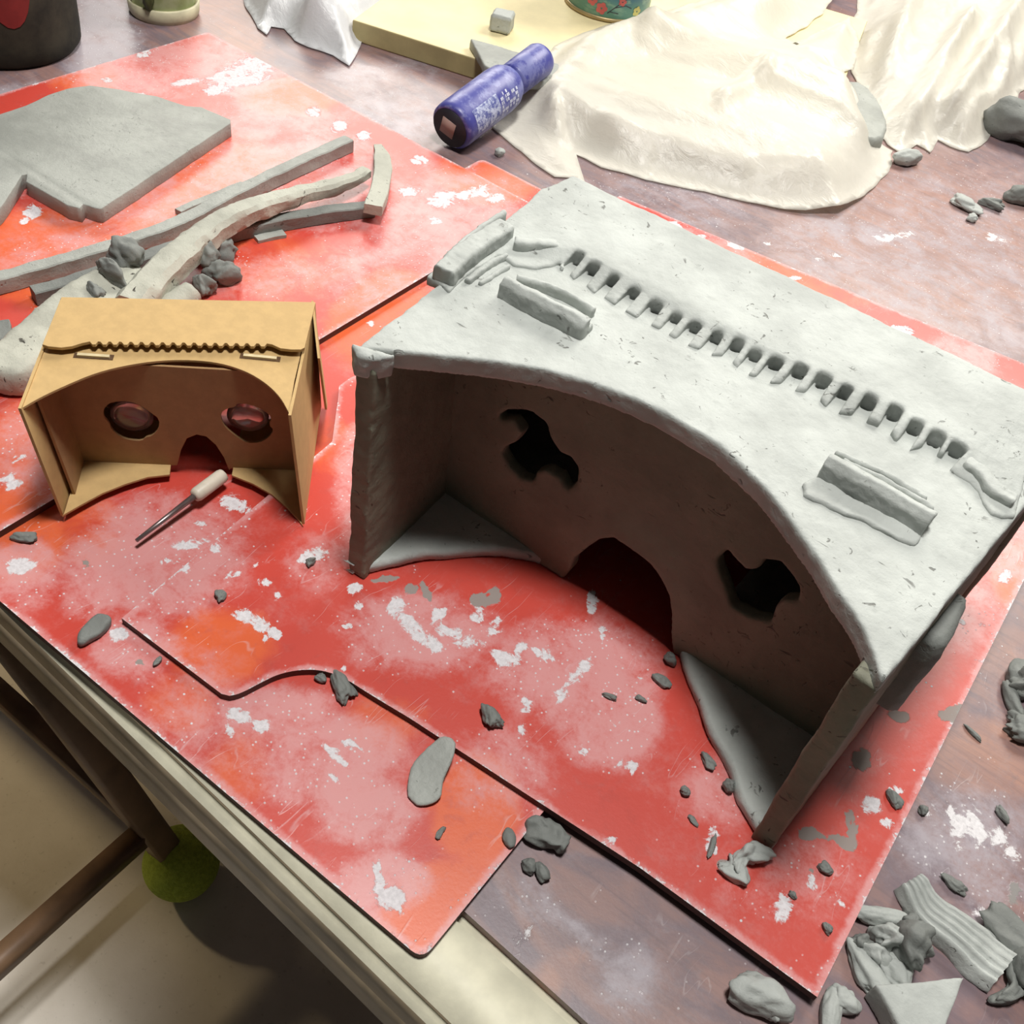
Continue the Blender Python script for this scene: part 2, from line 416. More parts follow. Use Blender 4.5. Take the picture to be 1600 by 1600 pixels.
TFILM = [(1450,450,300,200,0,.45),(1000,320,200,60,0,.4),(160,70,60,90,0,1),(200,120,80,50,0,.9),(620,175,90,45,20,.55),(640,110,60,30,0,.4),(700,210,50,30,0,.4),(870,1440,110,16,33,.8),(980,1530,50,60,0,.6),(1500,1300,110,70,0,.6),(1560,1380,80,80,0,.5),
 (1050,290,90,30,0,.5),(560,120,60,25,0,.6),(1500,330,160,80,0,.35),(1300,370,120,40,0,.5),(50,150,90,20,0,1),(1540,720,40,50,0,.4),(820,1400,40,40,0,.5)]
TORANGE = [(1450,400,260,150,0,.8),(370,60,40,60,0,1.2),(560,130,120,40,0,.4),(1540,1180,90,60,0,.8),(1590,1215,30,28,0,1.4),(900,1500,40,30,0,.6),(860,1530,34,34,0,.7),(930,1430,30,20,0,.4),(1350,280,200,60,0,.7),
 (1580,600,90,80,0,.5),(1560,1020,60,50,0,.5),(330,20,30,30,0,.9),(1540,1590,60,60,0,.3),(690,220,60,30,0,.4)]
TGREY = [(1590,1395,20,14)]
def board_fields(edge=.6):
    def fn(co, outline):
        px, py = project(co); d = edgedist(outline, co[:, 0], co[:, 1])
        c = np.zeros((len(co), 4))
        c[:, 0] = np.maximum(ellipses(px, py, WHITE), edge * np.clip(1 - d / .0035, 0, 1))
        c[:, 1] = np.maximum(ellipses(px, py, FILM), np.clip(1.6 - d / .0025, 0, 1)); c[:, 2] = ellipses(px, py, ORANGE); c[:, 3] = ellipses(px, py, GREY)
        return c
    return fn
def table_fields(co, outline):
    px, py = project(co); c = np.zeros((len(co), 4))
    ok = (px > -200) & (px < 1800) & (py > -200) & (py < 1800)
    for i, l in enumerate((TWHITE, TFILM, TORANGE, TGREY)): c[:, i] = ellipses(px, py, l) * ok
    return c

# ------------------------------------------------------------------ floor
mt, nt, b = newmat('concrete_floor'); n = N(nt)
cc = n.mix(n.ramp(n.noise(6, 6), .3, .7), (.50, .46, .40), (.62, .585, .53))
cc = n.mix(n.math('MULTIPLY', n.ramp(n.noise(180, 3), .6, .75), .25), cc, (.10, .08, .05))
nt.links.new(cc, b.inputs['Base Color']); b.inputs['Roughness'].default_value = .6
n.bump(n.noise(250, 4), .25, .001, b)
FZ = -.50
fl = link('floor', mesh([(-4, -3, FZ), (4, -3, FZ), (4, 5, FZ), (-4, 5, FZ)], [(0, 1, 2, 3)]), mt, origin=Vector((0, 0, FZ)))
tag(fl, kind='structure')

# ------------------------------------------------------------------ table
e0 = Vector((-.389, .158, 0)); ex = Vector((.328, -.017, 0)).normalized(); ey = Vector((-ex.y, ex.x, 0))
def TB(a, b_, z=0): return e0 + ex * a + ey * b_ + Vector((0, 0, z))      # table axes: a along the front edge
tab = thing('work_table', 'low plum wood-grain work table with a pale wooden edge, spattered with clay and plaster', 'table', TB(.1, .9, FZ))
me, nf = stained([TB(-.78, .047), TB(1.15, .047), TB(1.15, 2.0), TB(-.78, 2.0)], -.030, 0, .009, table_fields)
top = link('tabletop', me, TABLE, tab, smooth=False)
M_t = Matrix(((ex.x, ey.x, 0, e0.x), (ex.y, ey.y, 0, e0.y), (0, 0, 1, 0), (0, 0, 0, 1)))
me = box(-.78, 1.15, -.001, .047, -.036, 0, .006, 3); me.transform(M_t)
es = tag(link('edge_strip', me, PALEWOOD, tab), 'pale worn wooden strip along the table edge'); apply_edge_mat(me, RIMWOOD, 0)
me = box(-.77, 1.14, .002, .022, -.073, -.0375, .002); me.transform(M_t)
link('apron', me, RIMWOOD, tab)
for a, b_ in ((-.70, .10), (1.07, .10), (-.70, 1.9), (1.07, 1.9)):
    me = box(a - .03, a + .03, b_ - .03, b_ + .03, FZ, -.03, .004); me.transform(M_t); link('leg', me, RIMWOOD, tab)

# ------------------------------------------------------------------ red boards
T = .005
def make_board(name, outline, z0, label, edge=.6):
    me, nf = stained(outline, z0, z0 + T, .003, board_fields(edge))
    o = link(name, me, RED, smooth=False); apply_edge_mat(me, EDGE, 0)
    return tag(o, label, 'board', 'red painted work boards')
def rc(a, c, b_, r=.006, n=5):          # rounded corner at c between a and b_
    a, c, b_ = Vector(a), Vector(c), Vector(b_); p = c + (a - c).normalized() * r; q = c + (b_ - c).normalized() * r
    return [p.lerp(c, t).lerp(c.lerp(q, t), t) for t in [i / n for i in range(n + 1)]]
def rounded(pts, r=.005):
    out = []; k = len(pts)
    for i in range(k): out += rc(pts[i - 1], pts[i], pts[(i + 1) % k], r)
    return out
def v2(p): return Vector((p[0], p[1]))
A = [v2(P(753, 248, T)), v2(P(842, 289, T)), Vector((-.079, .755)), Vector((-.078, .25)), v2(P(660, 1500, T)), v2(P(0, 934, T)), Vector((-.50, .156))]
A = rounded([A[0], A[2], A[4], A[6]], .007)
make_board('red_board', A, 0, 'lowest red board reaching the front table edge, its rounded corner over the pale strip')
zc = T; tB = 2 * T
Cb = rounded([v2(P(325, 50, tB)), Vector((-.428, P(728, 264, tB).y)), Vector((-.428, .16)), Vector((-.852, .16))], .005)
Cb = rounded([v2(P(325, 50, tB)), v2(P(728, 264, tB)) + Vector((.083, .0)), v2(P(0, 829, tB)) + Vector((.0, -.03)), Vector((-.86, .14))], .005)
make_board('red_board', Cb, zc, 'red board at the upper left under the cut clay slab and clay strips')
near = [(355,1088),(375,1084),(405,1068),(435,1053),(470,1046),(505,1047),(540,1060),(575,1083),(640,1122)]
Bo = [v2(P(190, 966, tB)), v2(P(346, 1084, tB))] + [v2(p) for p in smoothloop([P(*q, tB) for q in near], 2, False)][2:] + [v2(P(1000, 1356, tB)), v2(P(1277, 1558, tB))]
Bo += [v2(P(1739, 626, tB)), v2(P(968, 306, tB))]
Bo += [v2(P(*q, tB)) for q in [(560, 585), (548, 590), (530, 603), (528, 625), (519, 690)]]
make_board('red_board', Bo, zc, 'red board with a wavy notched front edge, underneath the large clay viewer')

# ------------------------------------------------------------------ large clay viewer
Z0 = tB; HT = .170
TH = .012
cv = thing('clay_viewer', 'large grey clay model of a virtual reality viewer, open side facing front', 'sculpture', (-.12, .42, Z0))
FL, FR = v2(P(556, 545, HT)), v2(P(1384, 1062, HT))
BR, BL = v2(P(1640, 632, HT)), v2(P(893, 281, HT)); RM = v2(P(1592, 803, HT))
BR = Vector((.046, BR.y))
arch_px = [(566,545),(585,545),(640,549),(689,555),(740,560),(792,567),(850,577),(912,594),(960,610),(998,625),(1050,652),(1095,678),(1125,697),(1160,727),(1200,768),(1237,815),(1275,866),(1300,905),(1330,950),(1350,985),(1366,1025),(1375,1055)]
arch = [v2(P(*q, HT)) for q in arch_px]
lp = [FL] + arch + [FR, RM, BR, BL]
lp = wobble(resample(lp, .004), .0007, 45, 1)
notch = [(906,396),(931,412),(962,430),(995,449),(1029,470),(1061,487),(1091,502),(1125,517),(1157,530),(1185,546),(1217,559),(1254,572),(1290,588),(1325,605),(1363,621),(1402,638),(1434,660),(1468,679),(1500,696)]
zf = HT + .006
ax = (P(1500, 696, zf) - P(906, 396, zf)).normalized(); an = Vector((ax.y, -ax.x, 0))
holes = []
for i, q in enumerate(notch):
    c_ = v2(P(*q, zf)); a2, n2_ = v2(ax), v2(an); hw = .0031 if i % 3 else .0026
    holes.append([c_ - a2 * hw - n2_ * .0055, c_ + a2 * hw - n2_ * .0055, c_ + a2 * hw + n2_ * .0022, c_ - a2 * hw + n2_ * .0032])
me = plate([lp] + holes, TH, .0010, Matrix.Translation((0, 0, HT - TH)))
me = clayify(me, .0016, .0007, 30, .0003, 200, 1, 0)
link('top_panel', me, CLAY, cv)
# added unseen channel under the holes, stops light leaking into the viewer
bm = bmesh.new()
m0 = P(903, 394, zf); Lc = (P(1502, 697, zf) - m0).length
zt0, zt1 = HT - TH - .016, HT - TH + .002
for (x0, x1, y0, y1, z0_, z1_) in ((-.008, Lc + .008, -.014, .014, zt0, zt0 + .004), (-.008, Lc + .008, -.014, -.010, zt0, zt1), (-.008, Lc + .008, .010, .014, zt0, zt1), (-.008, -.004, -.014, .014, zt0, zt1), (Lc + .004, Lc + .008, -.014, .014, zt0, zt1)):
    mm = box(x0, x1, y0, y1, z0_, z1_, 0); bm.from_mesh(mm)
me = from_bm(bm); me.transform(Matrix(((ax.x, -ax.y, 0, m0.x), (ax.y, ax.x, 0, m0.y), (0, 0, 1, 0), (0, 0, 0, 1))))
link('light_baffle', me, CLAY_SHADE, cv, smooth=False)
# side walls: bottom corners on the board, top corners under the top panel
def wall(name, a0, a1, b0, b1, th, seed, side):
    """wall between bottom line a0-a1 (z=Z0) and top line b0-b1 (z=HT-TH), thickened towards side"""
    n_ = 24; vs_, fs = [], []; rows = 12
    for k in range(rows + 1):
        t = k / rows; z = Z0 + (HT - TH * .6 - Z0) * t
        for i in range(n_ + 1):
            p = a0.lerp(a1, i / n_).lerp(b0.lerp(b1, i / n_), t); vs_.append((p.x, p.y, z))
    m_ = len(vs_); d = (a1 - a0).normalized(); nn = Vector((-d.y, d.x)) * side * th
    vs_ += [(x + nn.x, y + nn.y, z) for x, y, z in vs_]
    W1 = n_ + 1
    for k in range(rows):
        for i in range(n_):
            q = k * W1 + i; fs.append((q, q + 1, q + 1 + W1, q + W1)); fs.append((m_ + q, m_ + q + W1, m_ + q + 1 + W1, m_ + q + 1))
    ring = [i for i in range(W1)] + [k * W1 + n_ for k in range(1, rows + 1)] + [rows * W1 + i for i in range(n_ - 1, -1, -1)] + [k * W1 for k in range(rows - 1, 0, -1)]
    for i in range(len(ring)):
        p, q = ring[i], ring[(i + 1) % len(ring)]; fs.append((p, q, q + m_, p + m_))
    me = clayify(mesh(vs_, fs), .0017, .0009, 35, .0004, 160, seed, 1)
    return link(name, me, CLAY_SHADE, cv)
wl0, wl1 = v2(P(543, 892, Z0)), Vector((-.272, .505)); wr0, wr1 = v2(P(1196, 1328, Z0)) + Vector((.002, 0)), Vector((.040, .53))
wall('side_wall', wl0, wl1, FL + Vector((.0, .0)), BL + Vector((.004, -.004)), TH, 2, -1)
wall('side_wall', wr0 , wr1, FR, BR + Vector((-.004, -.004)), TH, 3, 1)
# lens plate
YP = .383
def LP(px, py):
    q = PV(px, py, (0, YP, 0), (0, 1, 0)); return Vector((q.x, q.z))
eyeL = [(777,650),(791,641),(819,641),(831,644),(853,662),(859,684),(872,706),(891,716),(902,731),(900,753),(886,767),(875,747),(853,734),(837,737),(831,753),(812,747),(794,728),(783,709),(787,700),(806,691),(814,678),(800,656),(781,656)]
eyeR = [(1121,874),(1136,859),(1151,877),(1166,892),(1185,892),(1196,876),(1219,879),(1237,900),(1249,919),(1247,939),(1222,938),(1210,949),(1204,973),(1177,967),(1144,949),(1132,915),(1123,892)]
nose = [(880,897),(891,890),(896,874),(919,856),(937,844),(960,842),(994,866),(1016,885),(1031,904),(1044,930),(1048,960),(1048,990),(1054,1014)]
nz = [LP(*q) for q in nose]; nz[0].y = Z0; nz[-1].y = Z0
zt_ = HT - TH * .5
out = [Vector((-.258, Z0))] + nz + [Vector((.016, Z0)), Vector((.022, zt_)), Vector((-.266, zt_))]
M_p = Matrix(((1, 0, 0, 0), (0, 0, -1, YP + .009), (0, 1, 0, 0), (0, 0, 0, 1)))
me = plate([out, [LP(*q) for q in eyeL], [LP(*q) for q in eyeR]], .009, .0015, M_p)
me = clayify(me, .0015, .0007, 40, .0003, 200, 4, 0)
link('lens_plate', me, CLAY_SHADE, cv)
# bottom pieces in front of and behind the lens plate
bl = [(545,893),(572,899),(600,892),(640,884),(680,877),(719,873),(781,872),(828,880),(872,893)]
zb = Z0 + .007
pl = [v2(P(*q, Z0)) for q in bl] + [Vector((-.165, .50)), wl1 + Vector((.006, 0)), wl0 + Vector((.004, 0))]
me = plate([wobble(resample(pl, .004), .001, 60, 5)], .008, .002, Matrix.Translation((0, 0, Z0)))
link('bottom_panel', clayify(me, .0018, .001, 50, .0003, 200, 5, 1), CLAY, cv)
br_ = [(1058,1012),(1063,1046),(1078,1085),(1090,1112),(1110,1162),(1140,1216),(1151,1260),(1170,1290),(1190,1322)]
pr = [v2(P(*q, Z0)) for q in br_] + [wr0, wr1 + Vector((-.004, 0)), Vector((-.07, .50))]
me = plate([wobble(resample(pr, .004), .001, 60, 6)], .008, .002, Matrix.Translation((0, 0, Z0)))
link('bottom_panel', clayify(me, .0018, .001, 50, .0003, 200, 6, 1), CLAY, cv)
me = box(-.272, .040, .512, .524, Z0, HT - TH * .5, .002); me.transform(Matrix.Rotation(math.radians(2.5), 4, 'Z'))
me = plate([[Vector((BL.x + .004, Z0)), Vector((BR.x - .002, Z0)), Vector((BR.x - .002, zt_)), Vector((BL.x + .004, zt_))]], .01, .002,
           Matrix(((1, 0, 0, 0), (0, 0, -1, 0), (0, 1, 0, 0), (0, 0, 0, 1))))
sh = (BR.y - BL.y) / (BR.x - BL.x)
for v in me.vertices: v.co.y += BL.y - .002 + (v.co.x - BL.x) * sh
link('back_panel', clayify(me, .003, .001, 40), CLAY_SHADE, cv)
# flap with teeth lying on the rear of the top
zf = HT + .006
rnd = random.Random(3)
edge_ = [(667,420),(690,432),(703,445),(722,428),(744,408),(765,398),(780,386),(790,392),(805,403),(840,408),(868,404),(880,400),(883,412)]
loop = [v2(P(*q, zf)) for q in edge_]
ns = [P(*q, zf) for q in notch]
for i, q in enumerate(ns):
    wn = .0036 + rnd.uniform(-.0006, .0006)
    tip = rnd.uniform(.013, .0165) if i < len(ns) - 2 else .009
    a_ = q - ax * wn; c_ = q + ax * wn
    loop += [v2(a_ + an * tip * .98), v2(a_ + an * .001), v2(a_ + ax * .001 - an * .001), v2(c_ - ax * .001 - an * .001), v2(c_ + an * .0012)]
    if i < len(ns) - 1:
        nx = ns[i + 1] - ax * wn
        loop += [v2(c_ + an * tip * rnd.uniform(.92, 1.05))]
tail = [(1490,722),(1505,733),(1522,742),(1537,756),(1545,775),(1558,792),(1575,798),(1594,797)]
loop += [v2(P(*q, zf)) for q in tail]
loop += [v2(P(1636, 628, zf)), v2(P(895, 279, zf)), v2(P(845, 300, zf)), v2(P(760, 360, zf))]
me = plate([loop], .0125, .0010, Matrix.Translation((0, 0, HT - .0045)))
for v in me.vertices:                              # the teeth droop onto the top
    d = (Vector(v.co) - ns[0]).dot(an)
    if d > 0 and v.co.z > HT: v.co.z -= min(.0062, d * .42)
me = clayify(me, .00125, .0008, 60, .0002, 250, 7, 0)
link('toothed_flap', me, CLAY, cv)
# thick turned-up strip at the left edge of the flap, folds beside it
def bar(pts, wd, hh, seed, name, z=HT - .002, c=.0012, amp=.0008):
    path = spath([P(q[0], q[1], z) for q in pts], .002); k = len(path)
    return link(name, clayify(sweep(path, rectsec(wd, hh, c)), .0011, amp, 90, .0004, 300, seed, 0), CLAY, cv)
bar([(690,446),(716,420),(742,399),(768,384),(788,372)], .0125, .0105, 15, 'side_tab', HT)
bar([(694,424),(716,402),(748,376),(785,352)], .0035, .0105, 16, 'fold', HT - .001)
bar([(728,448),(757,424),(790,408)], .004, .0055, 17, 'fold')
bar([(748,452),(775,434),(795,424)], .003, .0045, 18, 'fold')
bar([(806,450),(850,460),(890,478),(925,500)], .0035, .0085, 19, 'fold')
bar([(1302,716),(1350,737),(1400,762),(1440,790)], .003, .0060, 20, 'fold')
bar([(1312,727),(1360,748),(1410,775),(1455,805)], .003, .0050, 21, 'fold')
bar([(800,395),(830,400),(868,401)], .006, .010, 22, 'fold')
bar([(1500,735),(1525,752),(1545,780),(1575,797)], .008, .0085, 23, 'fold')
# pressed ridges
def ridge(pts, wd, hh, seed):
    path = spath([P(*q, HT - .001) for q in pts], .002)
    k = len(path); sc = [(1, 1)] * k
    me = sweep(path, [(-wd, 0), (-wd * .9, hh * .75), (-wd * .45, hh), (wd * .1, hh * .93), (wd * .35, hh * .45), (wd * .62, hh * .35), (wd * .8, hh * .5), (wd * 1.1, hh * .28), (wd * 1.3, 0)], sc)
    return clayify(me, .001, .0008, 90, .0004, 300, seed, 0)
link('ridge', ridge([(916,527),(880,508),(840,488),(786,459)], .0065, .013, 8), CLAY, cv)
link('ridge', ridge([(1446,829),(1400,803),(1340,768),(1282,737)], .0075, .0135, 9), CLAY, cv)
me = plate([wobble(resample([v2(P(*q, HT + .001)) for q in [(1252,758),(1275,745),(1320,770),(1400,812),(1440,838),(1432,850),(1400,842),(1350,815),(1290,790),(1258,775)]], .002), .0012, 150, 3)], .004, .0008, Matrix.Translation((0, 0, HT - .002)))
link('pressed_patch', clayify(me, .001, .0006, 120, .0003, 300, 10), CLAY, cv)
# block on the outer right wall
me = box(.019, .036, .366, .404, .085, .146, .003); link('side_block', clayify(me, .002, .0015, 50, .0004, 200, 11, 2), CLAY_DARK, cv)
# broken clay corner at the front left
me = plate([[v2(P(*q, HT)) for q in [(551,534),(570,541),(596,547),(618,552),(596,558),(572,558),(556,553)]]], .015, .0012, Matrix.Translation((0, 0, HT - .0148)))
link('corner_lump', clayify(me, .0013, .0010, 80, .0005, 250, 12, 0), CLAY, cv)

# ------------------------------------------------------------------ cardboard viewer
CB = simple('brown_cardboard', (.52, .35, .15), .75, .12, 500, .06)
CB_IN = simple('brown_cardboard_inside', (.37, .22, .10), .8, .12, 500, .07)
LIGHTCB = simple('pale_cardboard', (.62, .52, .32), .8)
CB_DARK = simple('dark_cardboard', (.10, .05, .02), .8)  # dark brown for the slot plates and the button
cbv = thing('cardboard_viewer', 'small brown cardboard virtual reality viewer standing left of the large clay one', 'viewer', (-.385, .30, tB))
b0 = P(95, 806, tB); b1 = P(476, 819, tB)
ux = (b1 - b0).normalized(); uy = Vector((-ux.y, ux.x, 0)); Wc = (b1 - b0).length; Hc = .086
ztop = tB + Hc
tfl, tfr = P(28, 638, ztop), P(455, 649, ztop); tbl, tbr = P(95, 466, ztop), P(493, 473, ztop)
def cq(vs4, t, nrm=None, mat=CB, name='side_wall', parent=cbv, bevel=.0):
    """thin quad board with thickness t inward along nrm"""
    vs4 = [Vector(v) for v in vs4]; nrm = Vector(nrm).normalized() * t
    me = mesh([*vs4, *[v + nrm for v in vs4]], [(0, 1, 2, 3), (7, 6, 5, 4), (0, 4, 5, 1), (1, 5, 6, 2), (2, 6, 7, 3), (3, 7, 4, 0)])
    return link(name, me, mat, parent, smooth=False)
shl = tfl - (b0 + Vector((0, 0, Hc)))                 # the box leans a little
bbl = tbl - shl * .6; bbl.z = tB; bbr = tbr - shl * .6; bbr.z = tB
ct = .0016
cq([b0, bbl, tbl, tfl], ct, ux); cq([b1, bbr, tbr, tfr], ct, -ux)
cq([bbl, bbr, tbr, tbl], ct, -uy, CB, 'back_panel')
# second, inner layer of the left wall
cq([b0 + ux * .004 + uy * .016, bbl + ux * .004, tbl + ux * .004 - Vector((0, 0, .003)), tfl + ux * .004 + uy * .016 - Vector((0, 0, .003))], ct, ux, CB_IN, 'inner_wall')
def plate3(loops3, zt, t, mat, name, M=None, bevel=.0002):
    me = plate([[v2(p) for p in lp_] for lp_ in loops3], t, bevel, Matrix.Translation((0, 0, zt - t)))
    return link(name, me, mat, cbv, smooth=False)
carch = smoothloop([(30,640),(60,622),(100,603),(150,582),(200,570),(250,563),(300,562),(345,567),(385,580),(415,598),(438,620),(452,646)], 2, False)
plate3([[P(q[0], q[1], ztop - .001) for q in carch] + [tfr + uy * .03, tbr - uy * .003 - ux * .002, tbl - uy * .003 + ux * .002]], ztop - .001, ct, CB, 'top_panel')
# toothed flap folded over the rear of the top
fe = [(66,538),(75,541),(95,543),(112,541),(128,536)]
x = 140
fedge = list(fe)
while x < 415:
    yy = 533.5 + (x - 140) * .012
    fedge += [(x, yy), (x + 4, yy + 4.5), (x + 9, yy + 4.5), (x + 13, yy)]; x += 16.5
fedge += [(425,538),(438,544),(455,546),(470,546),(476,543)]
flz = ztop + .0045
plate3([[P(*q, flz) for q in fedge] + [P(493, 472, flz), P(96, 464, flz)]], flz, .002, CB, 'toothed_flap')
cq([P(490, 470, flz), P(500, 560, flz - .01), P(511, 640, tB + .03), bbr + ux * .004 + uy * .002], .0014, -ux, CB, 'side_flap')
# slots with tabs
for (x0, y0, x1, y1) in ((115, 553, 177, 557), (375, 554, 438, 560)):
    a_, b_ = P(x0, y0, ztop), P(x1, y1, ztop)
    d = (b_ - a_).normalized(); s = Vector((-d.y, d.x, 0))
    def qd(o1, o2, m0, m1, zz, t, mat, nm, par):
        pts = [a_ + d * m0 + s * o1, b_ - d * m1 + s * o1, b_ - d * m1 + s * o2, a_ + d * m0 + s * o2]
        me = plate([[v2(p) for p in pts]], t, .0001, Matrix.Translation((0, 0, zz))); return link(nm, me, mat, par, smooth=False)
    o_ = qd(-.0022, .0022, 0, 0, ztop - .0011, .0005, CB_DARK, 'slot', cbv)
    qd(-.0014, .0008, .002, .002, ztop - .0008, .0014, LIGHTCB, 'tab', o_)
# lens plate
yo = b0 + uy * .044
def CP(px, py):
    q = PV(px, py, yo, uy); r_ = q - yo; return Vector((r_.dot(ux), q.z))
e1 = [(161,641),(170,630),(185,627),(203,627),(220,634),(236,645),(249,655),(248,670),(238,681),(228,683),(222,689),(203,688),(188,683),(174,671),(170,660),(162,652)]
e2 = [(345,645),(355,638),(368,636),(370,630),(390,632),(412,641),(425,652),(420,664),(428,672),(420,684),(405,692),(385,692),(370,683),(352,668),(346,657)]
cn = [(268,742),(277,727),(283,703),(292,685),(307,679),(322,682),(337,695),(350,715),(358,735),(362,748)]
cz = [CP(*q) for q in cn]; cz[0].y = tB + .001; cz[-1].y = tB + .001
e1w = smoothloop([CP(*q) for q in e1], 1); e2w = smoothloop([CP(*q) for q in e2], 1)
M_c = Matrix(((ux.x, 0, -uy.x, yo.x), (ux.y, 0, -uy.y, yo.y), (0, 1, 0, 0), (0, 0, 0, 1)))
oc = [Vector((-.002, tB + .001))] + cz + [Vector((Wc - .002, tB + .001)), Vector((Wc - .008, ztop - .004)), Vector((-.008, ztop - .004))]
me = plate([oc, e1w, e2w], ct, .0001, M_c @ Matrix.Translation((0, 0, -ct)))
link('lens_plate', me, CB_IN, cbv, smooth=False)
mg, nt, b = newmat('lens_plastic'); b.inputs['Base Color'].default_value = (.75, .55, .5, 1); b.inputs['Roughness'].default_value = .05
b.inputs['Transmission Weight'].default_value = .85; b.inputs['IOR'].default_value = 1.49
for e in (e1w, e2w):
    c_ = sum(e, Vector((0, 0))) / len(e)
    me = lathe([(.0002, -.0022), (.008, -.0014), (.0125, 0), (.0125, .001), (.008, .0022), (.0002, .003)], 40)
    me.transform(M_c @ Matrix.Translation((c_.x, c_.y, -ct - .0045))); link('lens', me, mg, cbv)
# bottom panel: two tapering pieces
bl_ = [(97,805),(125,789),(160,770),(195,756),(230,745),(265,741)]
p_ = [P(*q, tB + .002) for q in bl_]
plate3([p_ + [b0 + ux * .055 + uy * .08, bbl + ux * .004, b0 + ux * .002]], tB + .0018, ct, CB, 'bottom_panel')
br2 = [(362,742),(395,755),(425,772),(448,792),(465,810),(474,822)]
p_ = [P(*q, tB + .002) for q in br2]
plate3([p_ + [b1 - ux * .002, bbr - ux * .003, b1 - ux * .045 + uy * .08]], tB + .0018, ct, CB, 'bottom_panel')
# side button recess on the right wall
me = lathe([(.0035, 0), (.0035, .0012)], 24, Matrix.Translation(b1 + uy * .035 + ux * .0 + Vector((-.0045, -.0035, .055))) @ Matrix.Rotation(math.atan2(ux.y, ux.x), 4, 'Z') @ Matrix.Rotation(math.radians(90), 4, 'Y'))
link('button', me, CB_DARK, cbv)

# ------------------------------------------------------------------ modelling needle
METAL = simple('dull_steel', (.30, .25, .25), .35, metallic=.8)
IVORY = simple('ivory_plastic', (.66, .60, .50), .45, .1)
r_ = .0046
hA, hB, tip = P(303, 776, tB + r_), P(350, 741, tB + r_), P(213, 845, tB + .0015)
nd = thing('needle_tool', 'small modelling needle with ivory handle and steel shaft in front of cardboard viewer', 'tool', (hA.x, hA.y, tB))
link('handle', sweep([hA.lerp(hB, t) for t in (0, .03, .1, .5, .9, .97, 1)], circ(r_, 20), [.55, .85, 1, 1, 1, .9, .6]), IVORY, nd)
link('shaft', sweep([hA, hA.lerp(tip, .5), tip], circ(.0017, 12), [1.2, 1, .7]), METAL, nd)

# ------------------------------------------------------------------ clay pieces
GR = 'loose clay scraps'
def lump(px, py, z, rx, ry, rz, ang, label, seed, mat=CLAY_DARK, name='clay_crumb', amp=.35, cat='clay', flat=.0, group=GR):
    """irregular pinch of clay, sizes in metres, resting at height z"""
    c = P(px, py, z)
    bm = bmesh.new(); bmesh.ops.create_icosphere(bm, subdivisions=4, radius=1)
    s = Vector((seed * 1.7, seed * .9, seed * 2.3))
    for v in bm.verts:
        d = v.co.copy(); f = 1 + amp * noise.noise(d * 1.1 + s) * 1.1 + amp * .45 * noise.noise(d * 2.6 + s) + amp * .15 * noise.noise(d * 7 + s)
        v.co = d * f
        v.co.x += amp * .9 * v.co.y ** 2 * (1 if seed % 2 else -1)
    rx, ry, rz = rx * .8, ry * .8, rz * .85
    rot = Matrix.Rotation(math.radians(ang), 4, 'Z')
    for v in bm.verts: v.co = rot @ Vector((v.co.x * rx, v.co.y * ry, max(-.75, v.co.z) * rz))
    zmin = min(v.co.z for v in bm.verts)
    for v in bm.verts: v.co += Vector((c.x, c.y, z - zmin))
    me = from_bm(bm)
    o = link(name, me, mat); tag(o, label, cat, group); return o
BZ = tB
L = lump
L(36, 842, T, .009, .0045, .003, 35, 'small flat oval clay crumb left of the cardboard viewer', 1, CLAY_DARK)
L(345, 933, BZ, .0035, .005, .003, 60, 'small clay crumb alone between the needle tool and the board notch', 2, CLAY_DARK)
L(485, 880, BZ, .003, .004, .003, 0, 'tiny clay crumb on a white stain left of the clay viewer', 3, CLAY_DARK)
L(765, 1123, BZ, .0095, .0055, .005, -25, 'kidney-shaped clay crumb mid-board in front of the clay viewer', 5, CLAY_DARK, amp=.5)
L(795, 1312, T, .0065, .0042, .0028, -40, 'smooth oval clay pellet on orange paint near the board corner', 6, CLAY_DARK, amp=.12)
L(687, 1303, T, .002, .0045, .0015, 10, 'thin sliver of clay on the lowest board near its corner', 7, CLAY_DARK)
L(826, 1357, 0, .0055, .0045, .004, -30, 'clay pellet on grey tabletop right of the board corner', 8, CLAY_DARK, amp=.25)
L(846, 1366, 0, .0065, .004, .004, -25, 'longer clay pellet lying against the pellet beside the board corner', 9, CLAY_DARK, amp=.25)
L(1070, 1240, BZ, .0035, .003, .003, 0, 'round clay crumb inside a white ring stain before the viewer', 10, CLAY_DARK)
L(1105, 1192, BZ, .007, .0035, .003, -30, 'small clay crumb touching front of right bottom panel', 11, CLAY_DARK)
L(1083, 1284, BZ, .004, .002, .0015, -20, 'thin clay flake below the round crumb in its ring stain', 12, CLAY_DARK)
L(1395, 1250, BZ, .007, .004, .003, -35, 'oval clay crumb on the right edge of the notched board', 13, CLAY_DARK)
L(1289, 1360, BZ, .005, .0035, .003, 0, 'clay crumb at the top of a white drip near board corner', 14, CLAY_DARK)
L(1291, 1452, BZ, .004, .0025, .0025, -20, 'clay crumb closest to lower right corner of the notched board', 15, CLAY_DARK)
L(1238, 1400, BZ, .003, .0018, .002, -20, 'tiny clay crumb on the large white patch near board corner', 16, CLAY_DARK)
L(952, 1090, BZ, .005, .002, .002, 15, 'thin clay crumb left of its twin, before the right bottom panel', 17, CLAY_DARK)
L(1001, 1094, BZ, .004, .002, .002, 0, 'tiny dark clay crumb just right of the thin clay crumb', 18, CLAY_DARK)
L(1032, 1066, BZ, .007, .004, .003, 0, 'clay crumb next to inner tip of the right bottom panel', 19, CLAY_DARK)
L(1046, 1035, BZ, .005, .004, .005, 0, 'clay bead wedged against the tip of right bottom panel', 20, CLAY_DARK)
